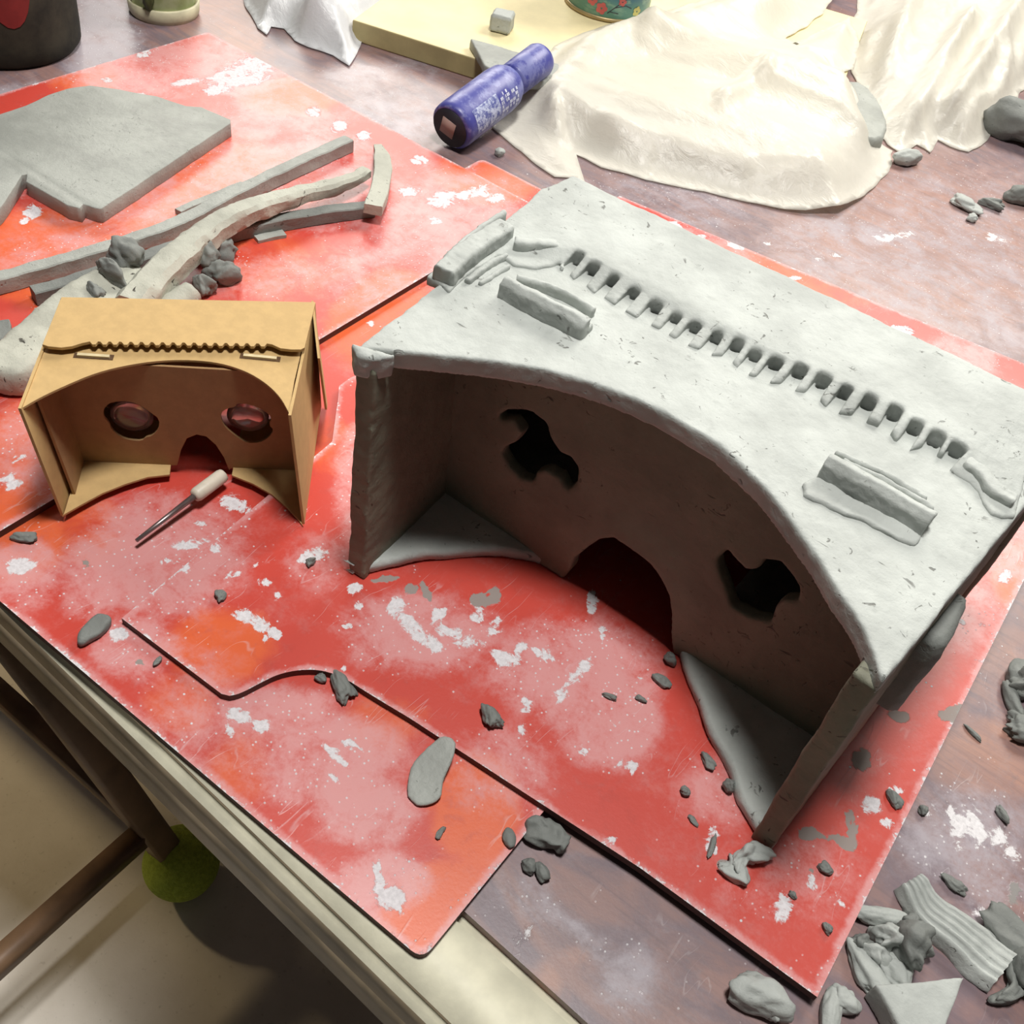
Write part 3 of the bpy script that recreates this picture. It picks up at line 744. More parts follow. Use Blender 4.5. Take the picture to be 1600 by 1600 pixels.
L(1136, 1232, BZ, .004, .004, .005, 0, 'clay bead stuck midway along the right bottom panel edge', 21, CLAY_DARK)
L(1112, 1325, BZ, .0018, .009, .002, 15, 'thin curled clay thread near the front right foot of viewer', 22, CLAY_DARK)
L(1165, 1340, BZ, .007, .012, .006, -30, 'rough clay lump at the front right foot of the clay viewer', 23, CLAY, amp=.6)
L(1150, 1366, BZ, .010, .007, .004, -20, 'flattened clay smudge in front of the rough foot lump', 24, CLAY, amp=.6)
L(1440, 1268, 0, .003, .004, .003, 0, 'dark clay crumb touching right edge of the notched board', 25, CLAY_DARK)
L(247, 1036, T, .002, .004, .002, 10, 'tiny clay sliver below the straight notched board edge', 26, CLAY_DARK)
L(533, 1074, T, .012, .006, .0045, -22, 'clay scrap tucked under the wavy notch of the board', 27, CLAY_DARK, amp=.5)
L(502, 1063, T, .004, .003, .003, 0, 'clay bead left of the scrap in the wavy notch', 28, CLAY_DARK)
L(780, 243, 0, .006, .006, .005, 0, 'pale clay bead on the table below the blue bottle', 29, CLAY, amp=.2)
L(1414, 256, 0, .011, .022, .011, -35, 'clay stub poking out from under the right plastic sheet', 30, CLAY, amp=.25)
L(1576, 212, 0, .05, .035, .028, 20, 'large grey clay lump at right edge beside the plastic sheet', 31, CLAY_DARK, amp=.3, name='clay_lump')
L(1510, 326, 0, .021, .012, .006, -10, 'flat clay scrap on the table right of the plastic sheets', 32, CLAY, amp=.45)
L(1518, 345, 0, .006, .007, .005, -10, 'small clay crumb below the flat scrap at the upper right', 36, CLAY)
L(1546, 323, 0, .014, .007, .006, 10, 'thin clay scrap between flat scrap and rounded lump', 33, CLAY_DARK, amp=.5)
L(1588, 316, 0, .019, .013, .012, 30, 'rounded clay lump at the right edge above the board', 34, CLAY_DARK, amp=.25)
L(1586, 1066, 0, .009, .017, .008, 20, 'upper clay curl of the pair at the right table edge', 37, CLAY_DARK, amp=.3)
L(1600, 1080, 0, .012, .010, .012, 0, 'clay lump behind the curl at the right table edge', 38, CLAY_DARK, amp=.45)
L(1578, 1098, 0, .0055, .018, .005, 40, 'long clay sliver under the curls at the right edge', 39, CLAY_DARK, amp=.2)
L(1594, 1148, 0, .012, .009, .006, 0, 'rough clay scrap just below the clay curls, right edge', 40, CLAY_DARK, amp=.6)
L(1518, 1145, 0, .008, .002, .0015, -20, 'thin dark clay flake on the table by board edge', 41, CLAY_DARK)
L(1565, 1276, 0, .006, .003, .003, -40, 'dark clay sliver on the pale smear at the right', 42, CLAY_DARK)
L(1487, 1383, 0, .008, .004, .003, -5, 'small folded clay curl above the ribbed clay strip', 43, CLAY_DARK, amp=.5)
# lower right heap
L(1375, 1437, 0, .022, .006, .006, 30, 'long clay roll lying at the top of the heap', 50, CLAY, amp=.25)
L(1408, 1484, 0, .013, .014, .015, 0, 'biggest folded clay lump in the lower right heap', 51, CLAY_DARK, amp=.5)
L(1383, 1475, 0, .010, .008, .011, 20, 'clay lump behind the biggest one in the heap', 52, CLAY, amp=.5)
L(1362, 1498, 0, .009, .007, .008, 0, 'pale clay cube-like lump at left of heap', 53, CLAY, amp=.45)
L(1430, 1490, 0, .007, .006, .008, 0, 'small clay knob at the right of the heap', 54, CLAY_DARK, amp=.5)
L(1340, 1480, 0, .006, .006, .006, 0, 'small clay crumb at left tip of heap by board', 55, CLAY_DARK, amp=.5)
L(1418, 1452, 0, .007, .006, .009, 0, 'clay crumb between heap and ribbed clay strip', 56, CLAY_DARK, amp=.5)
L(1350, 1522, 0, .018, .008, .006, -28, 'tapering clay scrap between heap and clay wedge', 57, CLAY, amp=.35)
L(1395, 1520, 0, .010, .011, .006, 70, 'short clay scrap leaning on top of clay wedge', 58, CLAY, amp=.4)
L(1386, 1507, 0, .003, .008, .005, 10, 'thin upright clay scrap above the clay wedge', 59, CLAY, amp=.4)
L(1186, 1562, 0, .018, .011, .010, 10, 'rounded clay lump on bottom edge left of board corner', 60, CLAY, amp=.3, name='clay_lump')
L(1204, 1583, 0, .006, .006, .006, 10, 'clay nub stuck to rounded lump at the bottom edge', 65, CLAY, amp=.4)
L(1292, 1590, 0, .006, .018, .006, 15, 'clay roll standing just below the board corner', 61, CLAY, amp=.25)
L(1315, 1566, 0, .009, .008, .006, 0, 'flat clay pat right of the roll below board corner', 62, CLAY, amp=.35)
L(1600, 1520, 0, .012, .016, .014, 0, 'dark clay lump at right edge beside the ribbed strip', 63, CLAY_DARK, amp=.3)
L(1582, 1545, 0, .007, .015, .006, 0, 'crumbly clay scrap below the end of ribbed strip', 64, CLAY_DARK, amp=.7)
L(1582, 1480, 0, .024, .012, .007, -15, 'flat torn clay piece behind the ribbed clay strip', 66, CLAY_DARK, amp=.4)

def claything(name, me, mat, label, cat='clay', group=None):
    return tag(link(name, me, mat), label, cat, group)
# big flake across the board step
fk = [(640,1200),(652,1180),(676,1160),(690,1152),(705,1155),(713,1165),(708,1185),(697,1208),(692,1222),(691,1240),(675,1250),(655,1251),(645,1243),(637,1232)]
ol = smoothloop([v2(P(*q, .013)) for q in fk], 1)
me = plate([ol], .0022, .0006); me = clayify(me, .0008, .0004, 60)
for v in me.vertices:
    d = (v.co.y - min(p.y for p in ol)) / (max(p.y for p in ol) - min(p.y for p in ol)); v.co.z += T + .0003 + .008 * max(0, d) ** 1.2
claything('clay_flake', me, CLAY_SLAB, 'large thin clay flake lying across the front edge of the notched board', group=GR)
# grey scrap at the straight end of the notch
ol = [v2(P(*q, T + .004)) for q in [(119,1003),(125,985),(140,968),(152,960),(168,960),(177,966),(170,980),(152,993),(138,1000),(124,1008)]]
me = clayify(plate([smoothloop(ol, 1)], .006, .0015, Matrix.Translation((0, 0, T))), .001, .001, 90, .0004, 250, 3, 2)
claything('clay_flake', me, CLAY_DARK, 'leaf-shaped clay scrap on a white spot left of the notched board', group=GR)
# crumpled piece at the board corner
ol = [v2(P(*q, .008)) for q in [(822,1280),(835,1275),(862,1281),(880,1290),(890,1302),(898,1306),(888,1316),(890,1325),(880,1332),(870,1322),(855,1320),(838,1312),(823,1306)]]
me = clayify(plate([ol], .008, .002, Matrix.Translation((0, 0, .001))), .001, .003, 110, .001, 260, 8, 1)
claything('clay_flake', me, CLAY_DARK, 'crumpled torn clay piece wedged at the corner of the lowest board', group=GR)
# ribbed strip lower right
path = spath([P(*q, .0) for q in [(1415,1382),(1432,1408),(1462,1442),(1500,1470),(1535,1500),(1560,1522)]], .002)
k = len(path)
sec = []
for i in range(25):
    u = -1 + 2 * i / 24; sec.append((u * .015, .0085 * (1 - abs(u) ** 5) + .0011 * math.sin(i * math.pi / 2) * (abs(u) < .95) + .001))
sec += [(.0145, 0), (-.0145, 0)]
me = sweep(path, sec, [(.55 + .42 * min(1, i / k * 1.5), 1 + .12 * math.sin(i * .3)) for i in range(k)]); dent(me, .0015, 60, .0004, 260, 4)
claything('clay_strip', me, CLAY, 'ribbed curved clay strip with finger grooves at the lower right', group='clay strips')
# clay wedge lower right
ol = [P(1363, 1543, .012), P(1502, 1530, .012), P(1460, 1640, .012), P(1410, 1625, .012)]
me = clayify(plate([[v2(p) for p in ol]], .016, .0012), .0012, .0006, 60, .0002, 250, 5)
claything('clay_wedge', me, CLAY, 'triangular clay offcut with clean cut sides at the bottom edge')

# ------------------------------------------------------------------ cut slab and strips on the upper left board
zs = tB + .013
ol = [(-80,205),(0,178),(40,165),(75,148),(105,138),(140,133),(180,138),(215,145),(245,150),(268,158),(290,165),(315,167),(335,176),(360,186),(360,192),(255,262),(158,326),(150,325),(130,318),(125,325),(105,320),(40,283),(42,272),(34,273),(0,325),(-60,380)]
me = plate([wobble(resample([v2(P(*q, zs)) for q in ol], .003), .0006, 80, 2)], .013, .0007, Matrix.Translation((0, 0, tB)))
claything('clay_slab', me, CLAY_SLAB, 'thick smooth cut-out slab of grey clay with a notch, upper left board')
def strip(pts, zb_, wd, h, label, mat, seed, taper=None, name='clay_strip', amp=.0007, step=.002, rnd_=False, c=.08):
    path = spath([P(q[0], q[1], (q[2] if len(q) > 2 else zb_) + h) - Vector((0, 0, h)) for q in pts], step)
    k = len(path); sec = circ(wd / 2, 18, h / 2) if rnd_ else rectsec(wd, h, min(wd, h) * c)
    if rnd_: sec = [(a, b_ + h / 2) for a, b_ in sec]
    sc = [taper(i / (k - 1)) if taper else 1 for i in range(k)]
    me = sweep(path, sec, sc); dent(me, amp, 70, amp * .4, 260, seed)
    o = claything(name, me, mat, label, group='clay strips')
    me.set_sharp_from_angle(angle=math.radians(38)); return o
strip([(-30,438),(0,429),(90,405),(180,378),(280,345),(360,300),(450,257),(545,214)], tB, .0115, .0125, 'longest straight flat clay strip lying from left edge to the pile', CLAY_SLAB, 21)
strip([(278,328),(310,314),(345,300),(380,285)], tB, .007, .005, 'short flat clay sliver behind the longest strip', CLAY_SLAB, 22)
strip([(50,452),(130,430),(230,396),(330,362),(420,341),(500,327),(583,317)], tB, .011, .011, 'darker squared clay strip running under the thick pale roll', CLAY_DARK, 23)
strip([(205,468,tB+.004),(250,415,tB+.008),(300,368,tB+.012),(345,332,tB+.014),(400,305,tB+.013),(450,288,tB+.012),(500,276,tB+.011),(545,262,tB+.010),(575,245,tB+.009)], tB, .021, .019, 'thick pale cracked clay roll resting across the strips', CLAY_PALE, 24,
      lambda t: 1.15 - .72 * t ** 1.6, amp=.0014, c=.2)
strip([(590,218,tB+.004),(599,245,tB+.006),(597,285,tB+.008),(583,322,tB+.010)], tB, .014, .008, 'short clay strip lying across the far ends of the pile', CLAY_PALE, 25, lambda t: .45 + .65 * min(1, t * 3))
strip([(392,325,tB+.010),(420,316,tB+.010),(470,302,tB+.008)], tB, .010, .005, 'thin clay scrap between thick roll and dark strip', CLAY_DARK, 26)
strip([(400,372),(425,366),(444,362)], tB, .008, .003, 'small flat clay chip in front of the dark strip', CLAY_SLAB, 27)
strip([(2,500),(4,508),(6,530)], tB, .010, .008, 'stub of clay at left image edge above the crescent', CLAY_DARK, 28)
# crescent-shaped slab behind the cardboard viewer
ol = [(-30,545),(5,528),(30,505),(60,480),(85,460),(110,443),(150,420),(178,403),(200,402),(232,430),(205,470),(130,500),(95,530),(60,575),(30,590),(0,588),(-30,580)]
me = clayify(plate([smoothloop([v2(P(*q, tB + .018)) for q in ol], 1)], .022, .005, Matrix.Translation((0, 0, tB))), .002, .002, 50, .0005, 200, 31, 2)
claything('clay_slab', me, CLAY_PALE, 'thick crescent-shaped clay piece behind the cardboard viewer')
L(196, 412, tB + .018, .016, .013, .013, 20, 'folded clay scrap on the crescent, left of the thick roll', 71, CLAY_DARK, amp=.42)
L(178, 440, tB + .018, .019, .007, .011, -10, 'dark hollow clay curl on the crescent piece', 72, CLAY_DARK, amp=.42)
L(150, 462, tB + .018, .011, .006, .006, -10, 'small clay scrap just behind the cardboard flap', 73, CLAY_DARK, amp=.42)
L(345, 402, tB, .019, .015, .014, 30, 'curled clay lump at the right end of the pile', 74, CLAY_DARK, amp=.45)
L(322, 412, tB + .008, .012, .010, .012, 0, 'rounded clay fold between thick roll and curled lump', 75, CLAY_DARK, amp=.35)
L(352, 440, tB, .016, .011, .012, 50, 'wavy clay lump in front of the curled lump', 76, CLAY_DARK, amp=.42)
L(318, 458, tB, .011, .008, .010, 0, 'crumbly clay bit beside the short pale roll', 77, CLAY_DARK, amp=.42)
strip([(248,476,tB),(275,458,tB+.003),(300,443,tB+.004)], tB, .018, .015, 'short pale clay roll just behind the cardboard flap', CLAY_PALE, 78, rnd_=True, amp=.0012)

# ------------------------------------------------------------------ things on the far side
# pine board
q0 = P(590, 76, 0); q1 = P(752, 128, 0); dx = (q1 - q0).normalized(); dy = Vector((-dx.y, dx.x, 0))
pz = .022
q0 = q0 - dx * .03
ol = [q0, q0 + dx * .50, q0 + dx * .50 + dy * .42, q0 + dy * .42]
me = plate([[v2(p) for p in ol]], pz, .0015)
o = link('pine_board', me, LIGHTWOOD, smooth=False); tag(o, 'thick pale yellow wooden board under the flowered tin and plastic sheets', 'board')
apply_edge_mat(me, LIGHTWOOD_EDGE, 0)
c_ = P(783, 47, pz)
me = box(-.0115, .0115, -.0115, .0115, 0, .019, .002); me.transform(Matrix.Translation(c_) @ Matrix.Rotation(math.radians(25), 4, 'Z'))
claything('clay_cube', clayify(me, .0012, .0008, 80), CLAY, 'small grey clay cube on the pale wooden board')
ol = [v2(P(*q, pz + .008)) for q in [(734,62),(770,72),(830,90),(880,105),(850,130),(790,125),(757,105)]]
me = clayify(plate([ol], .010, .001, Matrix.Translation((0, 0, pz))), .0015, .0008, 60)
claything('clay_wedge', me, CLAY_SLAB, 'pointed flat clay offcut on the wooden board behind the blue bottle')

# blue bottle
BLUE, nt, b = newmat('blue_plastic'); n = N(nt)
sepz = n.nd('ShaderNodeSeparateXYZ'); nt.links.new(n.tc, sepz.inputs[0])
scuff = n.ramp(n.math('ADD', n.noise(90, 6, .7), n.math('MULTIPLY', n.noise(14, 2), .45)), .70, .85)
nt.links.new(n.mix(n.math('MULTIPLY', scuff, .45), (.065, .07, .31), (.30, .33, .58)), b.inputs['Base Color']); b.inputs['Roughness'].default_value = .38
rb = .0225
pa = P(703, 200, rb); pb = P(845, 92, rb + .022)
bdir = (pb - pa); Lb = bdir.length; bdir.normalize()
bt = thing('bottle', 'blue plastic squeeze bottle lying on its side against the plastic sheet', 'bottle', (pa.x, pa.y, 0))
rotq = bdir.to_track_quat('Z', 'Y').to_matrix().to_4x4(); MB = Matrix.Translation(pa) @ rotq
ln = Lb * .63
me = lathe([(rb * .70, .004), (rb * .84, 0), (rb * .97, .003), (rb, .008), (rb, ln * .8), (rb * .95, ln * .92), (rb * .82, ln * .99), (rb * .66, ln + .003)], 64, MB); link('body', me, BLUE, bt)
me = lathe([(rb * .68, ln + .004), (rb * .74, ln + .006), (rb * .76, Lb - .004), (rb * .70, Lb)], 48, MB); link('cap', me, BLUE, bt)
DARKB = simple('shaded_hollow', (.012, .011, .018), .6)  # near-black disc colour paints the shade in the hollow base
link('base_shade', lathe([(rb * .83, -.0008), (rb * .83, .0035)], 48, MB), DARKB, bt)
TAN = simple('tan_reflection', (.36, .24, .21), .5)  # tan patch painted as a reflection in the bottle base
me = box(-.006, .009, -.0085, .0085, -.0022, -.001, .0003); me.transform(MB @ Matrix.Rotation(math.radians(15), 4, 'Z')); link('base_reflection', me, TAN, bt)
WORN = simple('worn_white_print', (.62, .66, .80), .6, .1, 400, .2)
# direction on the bottle that faces up / the camera
cdir = (Vector(CAM.tolist()) - pa); cl = (rotq.inverted() @ cdir); a0 = math.atan2(cl.y, cl.x)
rg = random.Random(11)
def bpatch(z0, z1, a_lo, a_hi, n_=6, lift=.0002):
    vs_, fs = [], []
    for i in range(n_ + 1):
        a = a_lo + (a_hi - a_lo) * i / n_
        for z in (z0, z1): vs_.append((math.cos(a) * (rb + lift), math.sin(a) * (rb + lift), z))
    for i in range(n_): fs.append((2 * i, 2 * i + 1, 2 * i + 3, 2 * i + 2))
    return vs_, fs
SV, SF = [], []
for col in range(11):
    for row in range(6):
        if rg.random() < .42: continue
        z = ln * (.56 + .026 * col); a = a0 + .95 - row * .17
        if abs(row - 2.5) > 1.5 and rg.random() < .3: continue
        v_, f_ = bpatch(z, z + ln * (.022 if rg.random() < .6 else .014), a, a + .13, 2)
        o_ = len(SV); SV += v_; SF += [tuple(i + o_ for i in q) for q in f_]
me = mesh(SV, SF); me.transform(MB); link('worn_lettering', me, WORN, bt)
SCUF, nt, b = newmat('scuffed_label'); n = N(nt)
f_ = n.ramp(n.math('ADD', n.noise(170, 6, .75), 0), .42, .58)
nt.links.new(n.mix(f_, (.09, .11, .34), (.50, .56, .74)), b.inputs['Base Color']); b.inputs['Roughness'].default_value = .55
v_, f_ = bpatch(ln * .14, ln * .53, a0 + .0, a0 + 1.05, 14, .00015); me = mesh(v_, f_); me.transform(MB); link('worn_label', me, SCUF, bt)

# flowered tin
def cyl_at(px_left, px_right, py_c, zb_):
    c = P((px_left + px_right) / 2, py_c, zb_); r = (px_right - px_left) / 2 * depth(c) / F; return c, r
c_, r_ = cyl_at(882, 1014, 8, pz)
TEAL, nt, b = newmat('teal_tin'); n = N(nt)
sz = n.nd('ShaderNodeSeparateXYZ'); nt.links.new(n.tc, sz.inputs[0])
g = n.ramp(n.math('ADD', sz.outputs[2], n.math('MULTIPLY', n.noise(60, 4), .012)), .020, .036)
cc = n.mix(g, (.10, .26, .21), (.04, .15, .24)); cc = n.mix(n.ramp(n.noise(50, 5, .6, n.map((1, 1, 2.5))), .52, .66), cc, (.20, .36, .28))
nt.links.new(cc, b.inputs['Base Color']); b.inputs['Roughness'].default_value = .35
tin = thing('flowered_tin', 'teal round tin with red blossoms painted on it, on the wooden board', 'tin', (c_.x, c_.y, pz))
Mt = Matrix.Translation(c_)
link('body', lathe([(r_ * .96, .001), (r_, .004), (r_, .12), (r_ * .96, .124), (r_ * .9, .118)], 72, Mt), TEAL, tin)
GOLD = simple('tarnished_brass_rim', (.40, .30, .15), .4, metallic=.5)
link('rim', lathe([(r_ * .98, 0), (r_ * 1.03, .001), (r_ * 1.03, .004), (r_ * 1.0, .005)], 72, Mt), GOLD, tin)
ca = math.atan2(-c_.y, -c_.x)
PET = simple('red_petals', (.50, .10, .09), .5); BRN = simple('dark_twigs', (.04, .05, .06), .5); YEL = simple('yellow_petals', (.55, .50, .16), .5)
def onTin(a, z, r=.0004): return Vector((c_.x + math.cos(a) * (r_ + r), c_.y + math.sin(a) * (r_ + r), pz + z))
def blossom(da, z, s, mat, nm='blossom'):
    bm = bmesh.new()
    for k in range(5):
        pa_ = 2 * math.pi * k / 5
        cen = (math.cos(pa_) * s * .55, math.sin(pa_) * s * .55)
        vv = [bm.verts.new(onTin(ca + da + (cen[0] + math.cos(t) * s * .42) / r_, z + cen[1] + math.sin(t) * s * .42)) for t in [2 * math.pi * i / 9 for i in range(9)]]
        bm.faces.new(vv)
    link(nm, from_bm(bm), mat, tin, smooth=False)
for da, z, s in ((-.35, .020, .0065), (-.10, .014, .007), (-.65, .026, .005), (-.42, .036, .006), (.35, .024, .005), (.22, .033, .005), (-.05, .030, .004)): blossom(da, z, s, PET)
blossom(.78, .013, .006, YEL)
for pts in (((.05, .010), (.22, .018), (.42, .026), (.62, .036)), ((.20, .017), (.45, .020), (.60, .017)), ((.30, .021), (.25, .030), (.32, .038)), ((.1, .012), (.3, .011))):
    link('painted_twig', sweep([onTin(ca + a, z, 0) for a, z in pts], circ(.0006, 6)), BRN, tin)

# green jar in its pale lid
c_, r_ = cyl_at(205, 308, 12, .004)
jar = thing('glass_jar', 'small green glass jar standing in a pale dish behind the red board', 'jar', (c_.x, c_.y, 0))
GREEN, nt, b = newmat('green_glass'); n = N(nt)
nt.links.new(n.mix(n.ramp(n.noise(30, 4), .45, .65), (.38, .46, .20), (.55, .62, .36)), b.inputs['Base Color'])
b.inputs['Roughness'].default_value = .2; b.inputs['Transmission Weight'].default_value = .25
Mt = Matrix.Translation((c_.x, c_.y, 0))
link('body', lathe([(r_ * .86, .006), (r_ * .93, .010), (r_ * .95, .03), (r_ * .95, .09), (r_ * .90, .09), (r_ * .88, .012)], 64, Mt), GREEN, jar)
CREAM = simple('cream_glaze', (.56, .52, .36), .5, .1, 200, .2)
link('dish', lathe([(r_ * .98, 0), (r_ * 1.03, .004), (r_ * 1.06, .014), (r_ * 1.0, .015), (r_ * .97, .008), (r_ * .02, .006)], 64, Mt), CREAM, jar)
me_ = None
MOSS = simple('dark_green_blob', (.06, .07, .02), .6)
aj = math.atan2(-c_.y, -c_.x) - .45
bmx = bmesh.new(); bmesh.ops.create_icosphere(bmx, subdivisions=3, radius=1)
for v in bmx.verts:
    d = v.co * (1 + .3 * noise.noise(v.co * 2)); v.co = Vector((c_.x + math.cos(aj) * (r_ * .95) + d.x * .004 - d.y * .006, c_.y + math.sin(aj) * (r_ * .95) + d.x * .004 + d.y * .006, .026 + d.z * .012))
link('paint_blot', from_bm(bmx), MOSS, jar)

# dark pot
c_, r_ = cyl_at(-96, 122, 62, 0)
POT = simple('dark_brown_pot', (.026, .022, .014), .9, .3, 120, .6)
pot = thing('dark_pot', 'dark brown container with a red patch at the top left corner', 'pot', (c_.x, c_.y, 0))
Mt = Matrix.Translation((c_.x, c_.y, 0))
link('body', lathe([(r_ * .92, 0), (r_ * .99, .006), (r_, .02), (r_, .15), (r_ * .96, .152), (r_ * .93, .148), (r_ * .90, .02)], 72, Mt), POT, pot)
REDP = simple('dull_red_paint', (.22, .02, .02), .5)
aa = math.atan2(-c_.y, -c_.x) + .10
bm = bmesh.new(); R1 = []
for i in range(24):
    t = 2 * math.pi * i / 24; a = aa + math.cos(t) * .30; z = .085 + math.sin(t) * .045
    R1.append(bm.verts.new((c_.x + math.cos(a) * (r_ + .0006), c_.y + math.sin(a) * (r_ + .0006), z)))
cvv = bm.verts.new((c_.x + math.cos(aa) * (r_ + .0006), c_.y + math.sin(aa) * (r_ + .0006), .085))
for i in range(24): bm.faces.new((cvv, R1[i], R1[(i + 1) % 24]))
link('red_patch', from_bm(bm), REDP, pot)

# ------------------------------------------------------------------ crumpled plastic
def plastic_mat(name, col, trans=.35, alpha=.9):
    mt, nt, b = newmat(name); n = N(nt)
    b.inputs['Base Color'].default_value = (*col, 1); b.inputs['Roughness'].default_value = .3
    b.inputs['Specular IOR Level'].default_value = .45
    tr = n.nd('ShaderNodeBsdfTranslucent'); tr.inputs[0].default_value = (*col, 1)
    mx = n.nd('ShaderNodeMixShader'); mx.inputs[0].default_value = trans
    tp = n.nd('ShaderNodeBsdfTransparent'); mx2 = n.nd('ShaderNodeMixShader'); n.set(mx2.inputs[0], n.ramp(n.noise(9, 4), .35, .7, alpha, min(1, alpha + .12)))
    out = nt.nodes['Material Output']
    nt.links.new(b.outputs[0], mx.inputs[1]); nt.links.new(tr.outputs[0], mx.inputs[2])
    nt.links.new(tp.outputs[0], mx2.inputs[1]); nt.links.new(mx.outputs[0], mx2.inputs[2]); nt.links.new(mx2.outputs[0], out.inputs[0])
    h = n.math('ADD', n.noise(45, 5, .6, n.map((1, 2.2, 1), (0, 0, .5)), 1.2), n.math('MULTIPLY', n.noise(150, 4, .6, None, .8), .4))
    bp = n.bump(h, .35, .003, b)
    return mt
PLASTIC = plastic_mat('thin_cream_plastic', (.93, .91, .84), .42, .86)
PLWHITE = plastic_mat('white_plastic_bag', (.90, .91, .93), .25, .98)
def sheet(name, px_outline, zfun, zedge, mat, label, step=.005, hmax=.05, rise=.05, seed=0, ridges=(), group=None, crum=.35, along=((0, 0), (1, 0)), lng=4.0):
    ol = [v2(P(q[0], q[1], q[2] if len(q) > 2 else zedge)) for q in px_outline]
    ol = wobble(resample(ol, .008), .003, 45, seed)
    v, f, n_ = tessellate(ol, step)
    X = np.array([p[0] for p in v]); Y = np.array([p[1] for p in v]); d = edgedist([(p[0], p[1]) for p in ol], X, Y)
    co = np.column_stack([X, Y, np.zeros(len(v))]); px, py = project(co)
    g = v2(P(*along[1])) - v2(P(*along[0])); g.normalize()
    vs_ = []
    for i in range(len(v)):
        t = min(1, d[i] / rise); s = t * t * (3 - 2 * t)
        a = X[i] * g.x + Y[i] * g.y; b_ = -X[i] * g.y + Y[i] * g.x      # folds run along g
        wv = noise.noise_vector(Vector((a * 9, b_ * 9, seed))) * .022
        a += wv.x * 1.5; b_ += wv.y
        def rd(k, o, l): return max(0, 1 - abs(noise.noise(Vector((a * k / l, b_ * k, seed * 2.7 + o)))) * 3.2)
        big = .5 + .5 * noise.noise(Vector((a * 5, b_ * 7, seed * 1.9)))
        z = zfun(X[i], Y[i]) + hmax * s * (.35 + .5 * big + crum * rd(11, 0, lng) ** 1.5 + crum * .45 * rd(27, 5, lng) ** 1.5 + crum * .18 * rd(60, 9, 2))
        for (ax_, ay_, bx_, by_, wd_, hh_) in ridges:
            e = np.array([bx_ - ax_, by_ - ay_]); Ls = (e ** 2).sum(); tt = min(1, max(0, ((px[i] - ax_) * e[0] + (py[i] - ay_) * e[1]) / Ls))
            dd = math.hypot(px[i] - ax_ - tt * e[0], py[i] - ay_ - tt * e[1]); z += hh_ * s * max(0, 1 - dd / wd_) ** 1.2
        vs_.append((X[i], Y[i], max(z, zfun(X[i], Y[i]) + .0012)))
    me = mesh(vs_, [tuple(t) for t in f])
    ob = bpy.data.objects.new('tmp', me); C.objects.link(ob)
    sd = ob.modifiers.new('s', 'SOLIDIFY'); sd.thickness = .0006; sd.offset = -1
    me2 = evaluated(ob); bpy.data.objects.remove(ob)
    o = link(name, me2, mat); return tag(o, label, 'plastic bag', group)
def zpine(x_, y_):                      # height of what lies under the sheets
    r = Vector((x_, y_, 0)) - q0; a, b_ = r.dot(dx), r.dot(dy)
    e = min(a, .50 - a, b_)
    t = min(1, max(0, (e + .075) / .08)); return pz * (t * t * (3 - 2 * t)) + .0006 + (.0012 if e > -.004 else 0)
def zflat(x_, y_): return .0008
PG = 'crumpled plastic sheets'
sheet('plastic_bag', [(768,200),(790,180),(815,160),(836,140),(848,118),(872,100),(905,86),(960,68),(1020,55),(1060,40),(1120,20),(1180,-10),(1250,-30),(1300,-25),(1300,8),(1280,45),(1250,72),(1215,92),(1250,108),(1290,122),(1310,152),(1335,180),(1352,215),(1378,230),(1395,238),(1390,270),(1350,312),(1306,338),(1256,335),(1194,324),(1100,302),(1006,283),(937,262),(900,245),(905,262),(915,292),(900,281),(866,277),(819,246),(788,219)],
      zpine, 0, PLASTIC, 'large cream translucent plastic sheet heaped behind the clay viewer', .005, .018, .05, 1,
      [(855,200,905,275,16,.016),(845,175,1000,265,24,.012),(1000,110,1340,215,30,.022),(1180,190,1330,240,24,.012),(1110,215,1170,180,20,.012),(940,225,1150,290,22,.008),(870,130,1180,60,46,.018)],
      PG, .28, ((850, 160), (1300, 240)), 3.5)
sheet('plastic_bag', [(1345,-30),(1335,30),(1325,70),(1330,110),(1345,150),(1355,190),(1385,228),(1405,240),(1418,238),(1432,228),(1450,240),(1466,222),(1485,232),(1515,240),(1540,222),(1560,190),(1580,165),(1600,140),(1660,90),(1720,-60),(1500,-120)],
      zflat, 0, PLASTIC, 'cream plastic sheet with long folds in the top right corner', .005, .040, .045, 2,
      [(1400,240,1500,60,26,.022),(1450,230,1570,50,24,.024),(1350,190,1410,30,24,.018),(1530,220,1640,40,26,.02)], PG, .35, ((1400, 230), (1540, 20)), 5)
sheet('plastic_bag', [(1215,70),(1240,60),(1262,52),(1290,38),(1330,20),(1345,60),(1338,100),(1310,108),(1280,104),(1245,96)],
      zpine, .03, PLASTIC, 'small bunched piece of cream plastic between the two large sheets', .004, .022, .03, 5, [], PG)
sheet('plastic_bag', [(380,-40),(378,-5),(384,15),(396,30),(401,46),(417,57),(424,44),(445,48),(460,66),(480,76),(520,90),(545,104),(556,86),(570,64),(600,40),(624,14),(636,-30),(600,-90),(450,-90)],
      zflat, 0, PLWHITE, 'crumpled white plastic bag at the top edge left of the wooden board', .004, .038, .03, 3,
      [(440,50,560,95,16,.010),(470,60,560,20,20,.014)], None, .3, ((420, 40), (600, 20)), 2)
# clay block peeping out between the sheets
ol = [v2(P(*q, .012)) for q in [(1275,140),(1330,128),(1365,150),(1388,200),(1375,228),(1330,222),(1290,190)]]
me = clayify(plate([smoothloop(ol, 1)], .018, .004, Matrix.Translation((0, 0, 0))), .0025, .002, 40, .0006, 160, 41, 1)
claything('clay_slab', me, CLAY_SLAB, 'grey clay slab half covered between the two large plastic sheets')

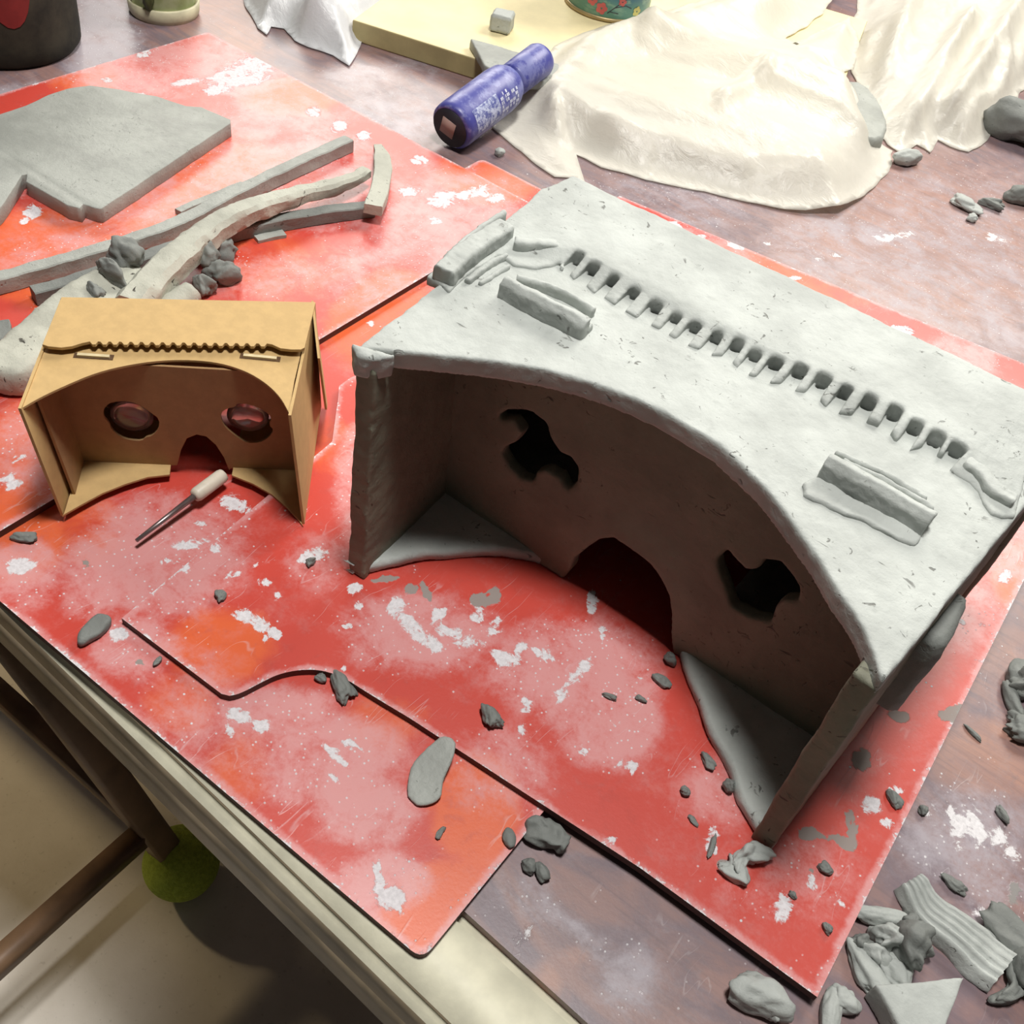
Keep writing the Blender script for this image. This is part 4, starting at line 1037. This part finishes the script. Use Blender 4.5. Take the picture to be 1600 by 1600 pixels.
# ------------------------------------------------------------------ stool under the table
WOODD = simple('worn_brown_wood', (.17, .10, .055), .5, .3, 60, .35)
BALL, nt, b = newmat('tennis_felt'); n = N(nt)
nt.links.new(n.mix(n.ramp(n.noise(300, 4), .35, .65), (.30, .38, .035), (.42, .52, .06)), b.inputs['Base Color']); b.inputs['Roughness'].default_value = .95
n.bump(n.noise(900, 3), .8, .002, b)
cx, cy = -.655, .055
foot = P(283, 1347, FZ + .036)
st = thing('stool', 'brown wooden stool with a tennis ball on its foot, tucked under table edge', 'stool', (cx, cy, FZ))
SEATZ = -.10
hx, hy = foot.x - cx, foot.y - cy
topp = P(-30, 940, SEATZ)
tx, ty = topp.x - cx, topp.y - cy
for sx, sy in ((1, 1), (-1, 1), (-1, -1), (1, -1)):
    a_ = Vector((cx + sx * hx, cy + sy * hy, FZ + .012)); b_ = Vector((cx + sx * tx, cy + sy * abs(ty), SEATZ))
    link('leg', sweep([a_ + (b_ - a_) * t for t in (.04, .5, 1)], [(-.0095, -.012), (.0095, -.012), (.0115, -.009), (.0115, .009), (.0095, .012), (-.0095, .012), (-.0115, .009), (-.0115, -.009)], up=Vector((0, 1, 0))), WOODD, st)
    bm = bmesh.new(); bmesh.ops.create_uvsphere(bm, u_segments=40, v_segments=24, radius=.0345, matrix=Matrix.Translation((a_.x, a_.y, FZ + .0345)))
    link('tennis_ball', from_bm(bm), BALL, st)
def legpt(sx, sy, t):
    a_ = Vector((cx + sx * hx, cy + sy * hy, FZ + .012)); b_ = Vector((cx + sx * tx, cy + sy * abs(ty), SEATZ)); return a_.lerp(b_, t)
for (s1, s2) in (((1, 1), (1, -1)), ((-1, 1), (-1, -1)), ((1, 1), (-1, 1)), ((1, -1), (-1, -1))):
    a_, b_ = legpt(*s1, .22), legpt(*s2, .22)
    link('stretcher', sweep([a_, b_], [(-.009, -.009), (.009, -.009), (.009, .009), (-.009, .009)]), WOODD, st)
link('seat', lathe([(.02, SEATZ), (.19, SEATZ), (.20, SEATZ + .006), (.20, SEATZ + .018), (.19, SEATZ + .024), (.02, SEATZ + .022)], 48, Matrix.Translation((cx, cy, 0))), WOODD, st)
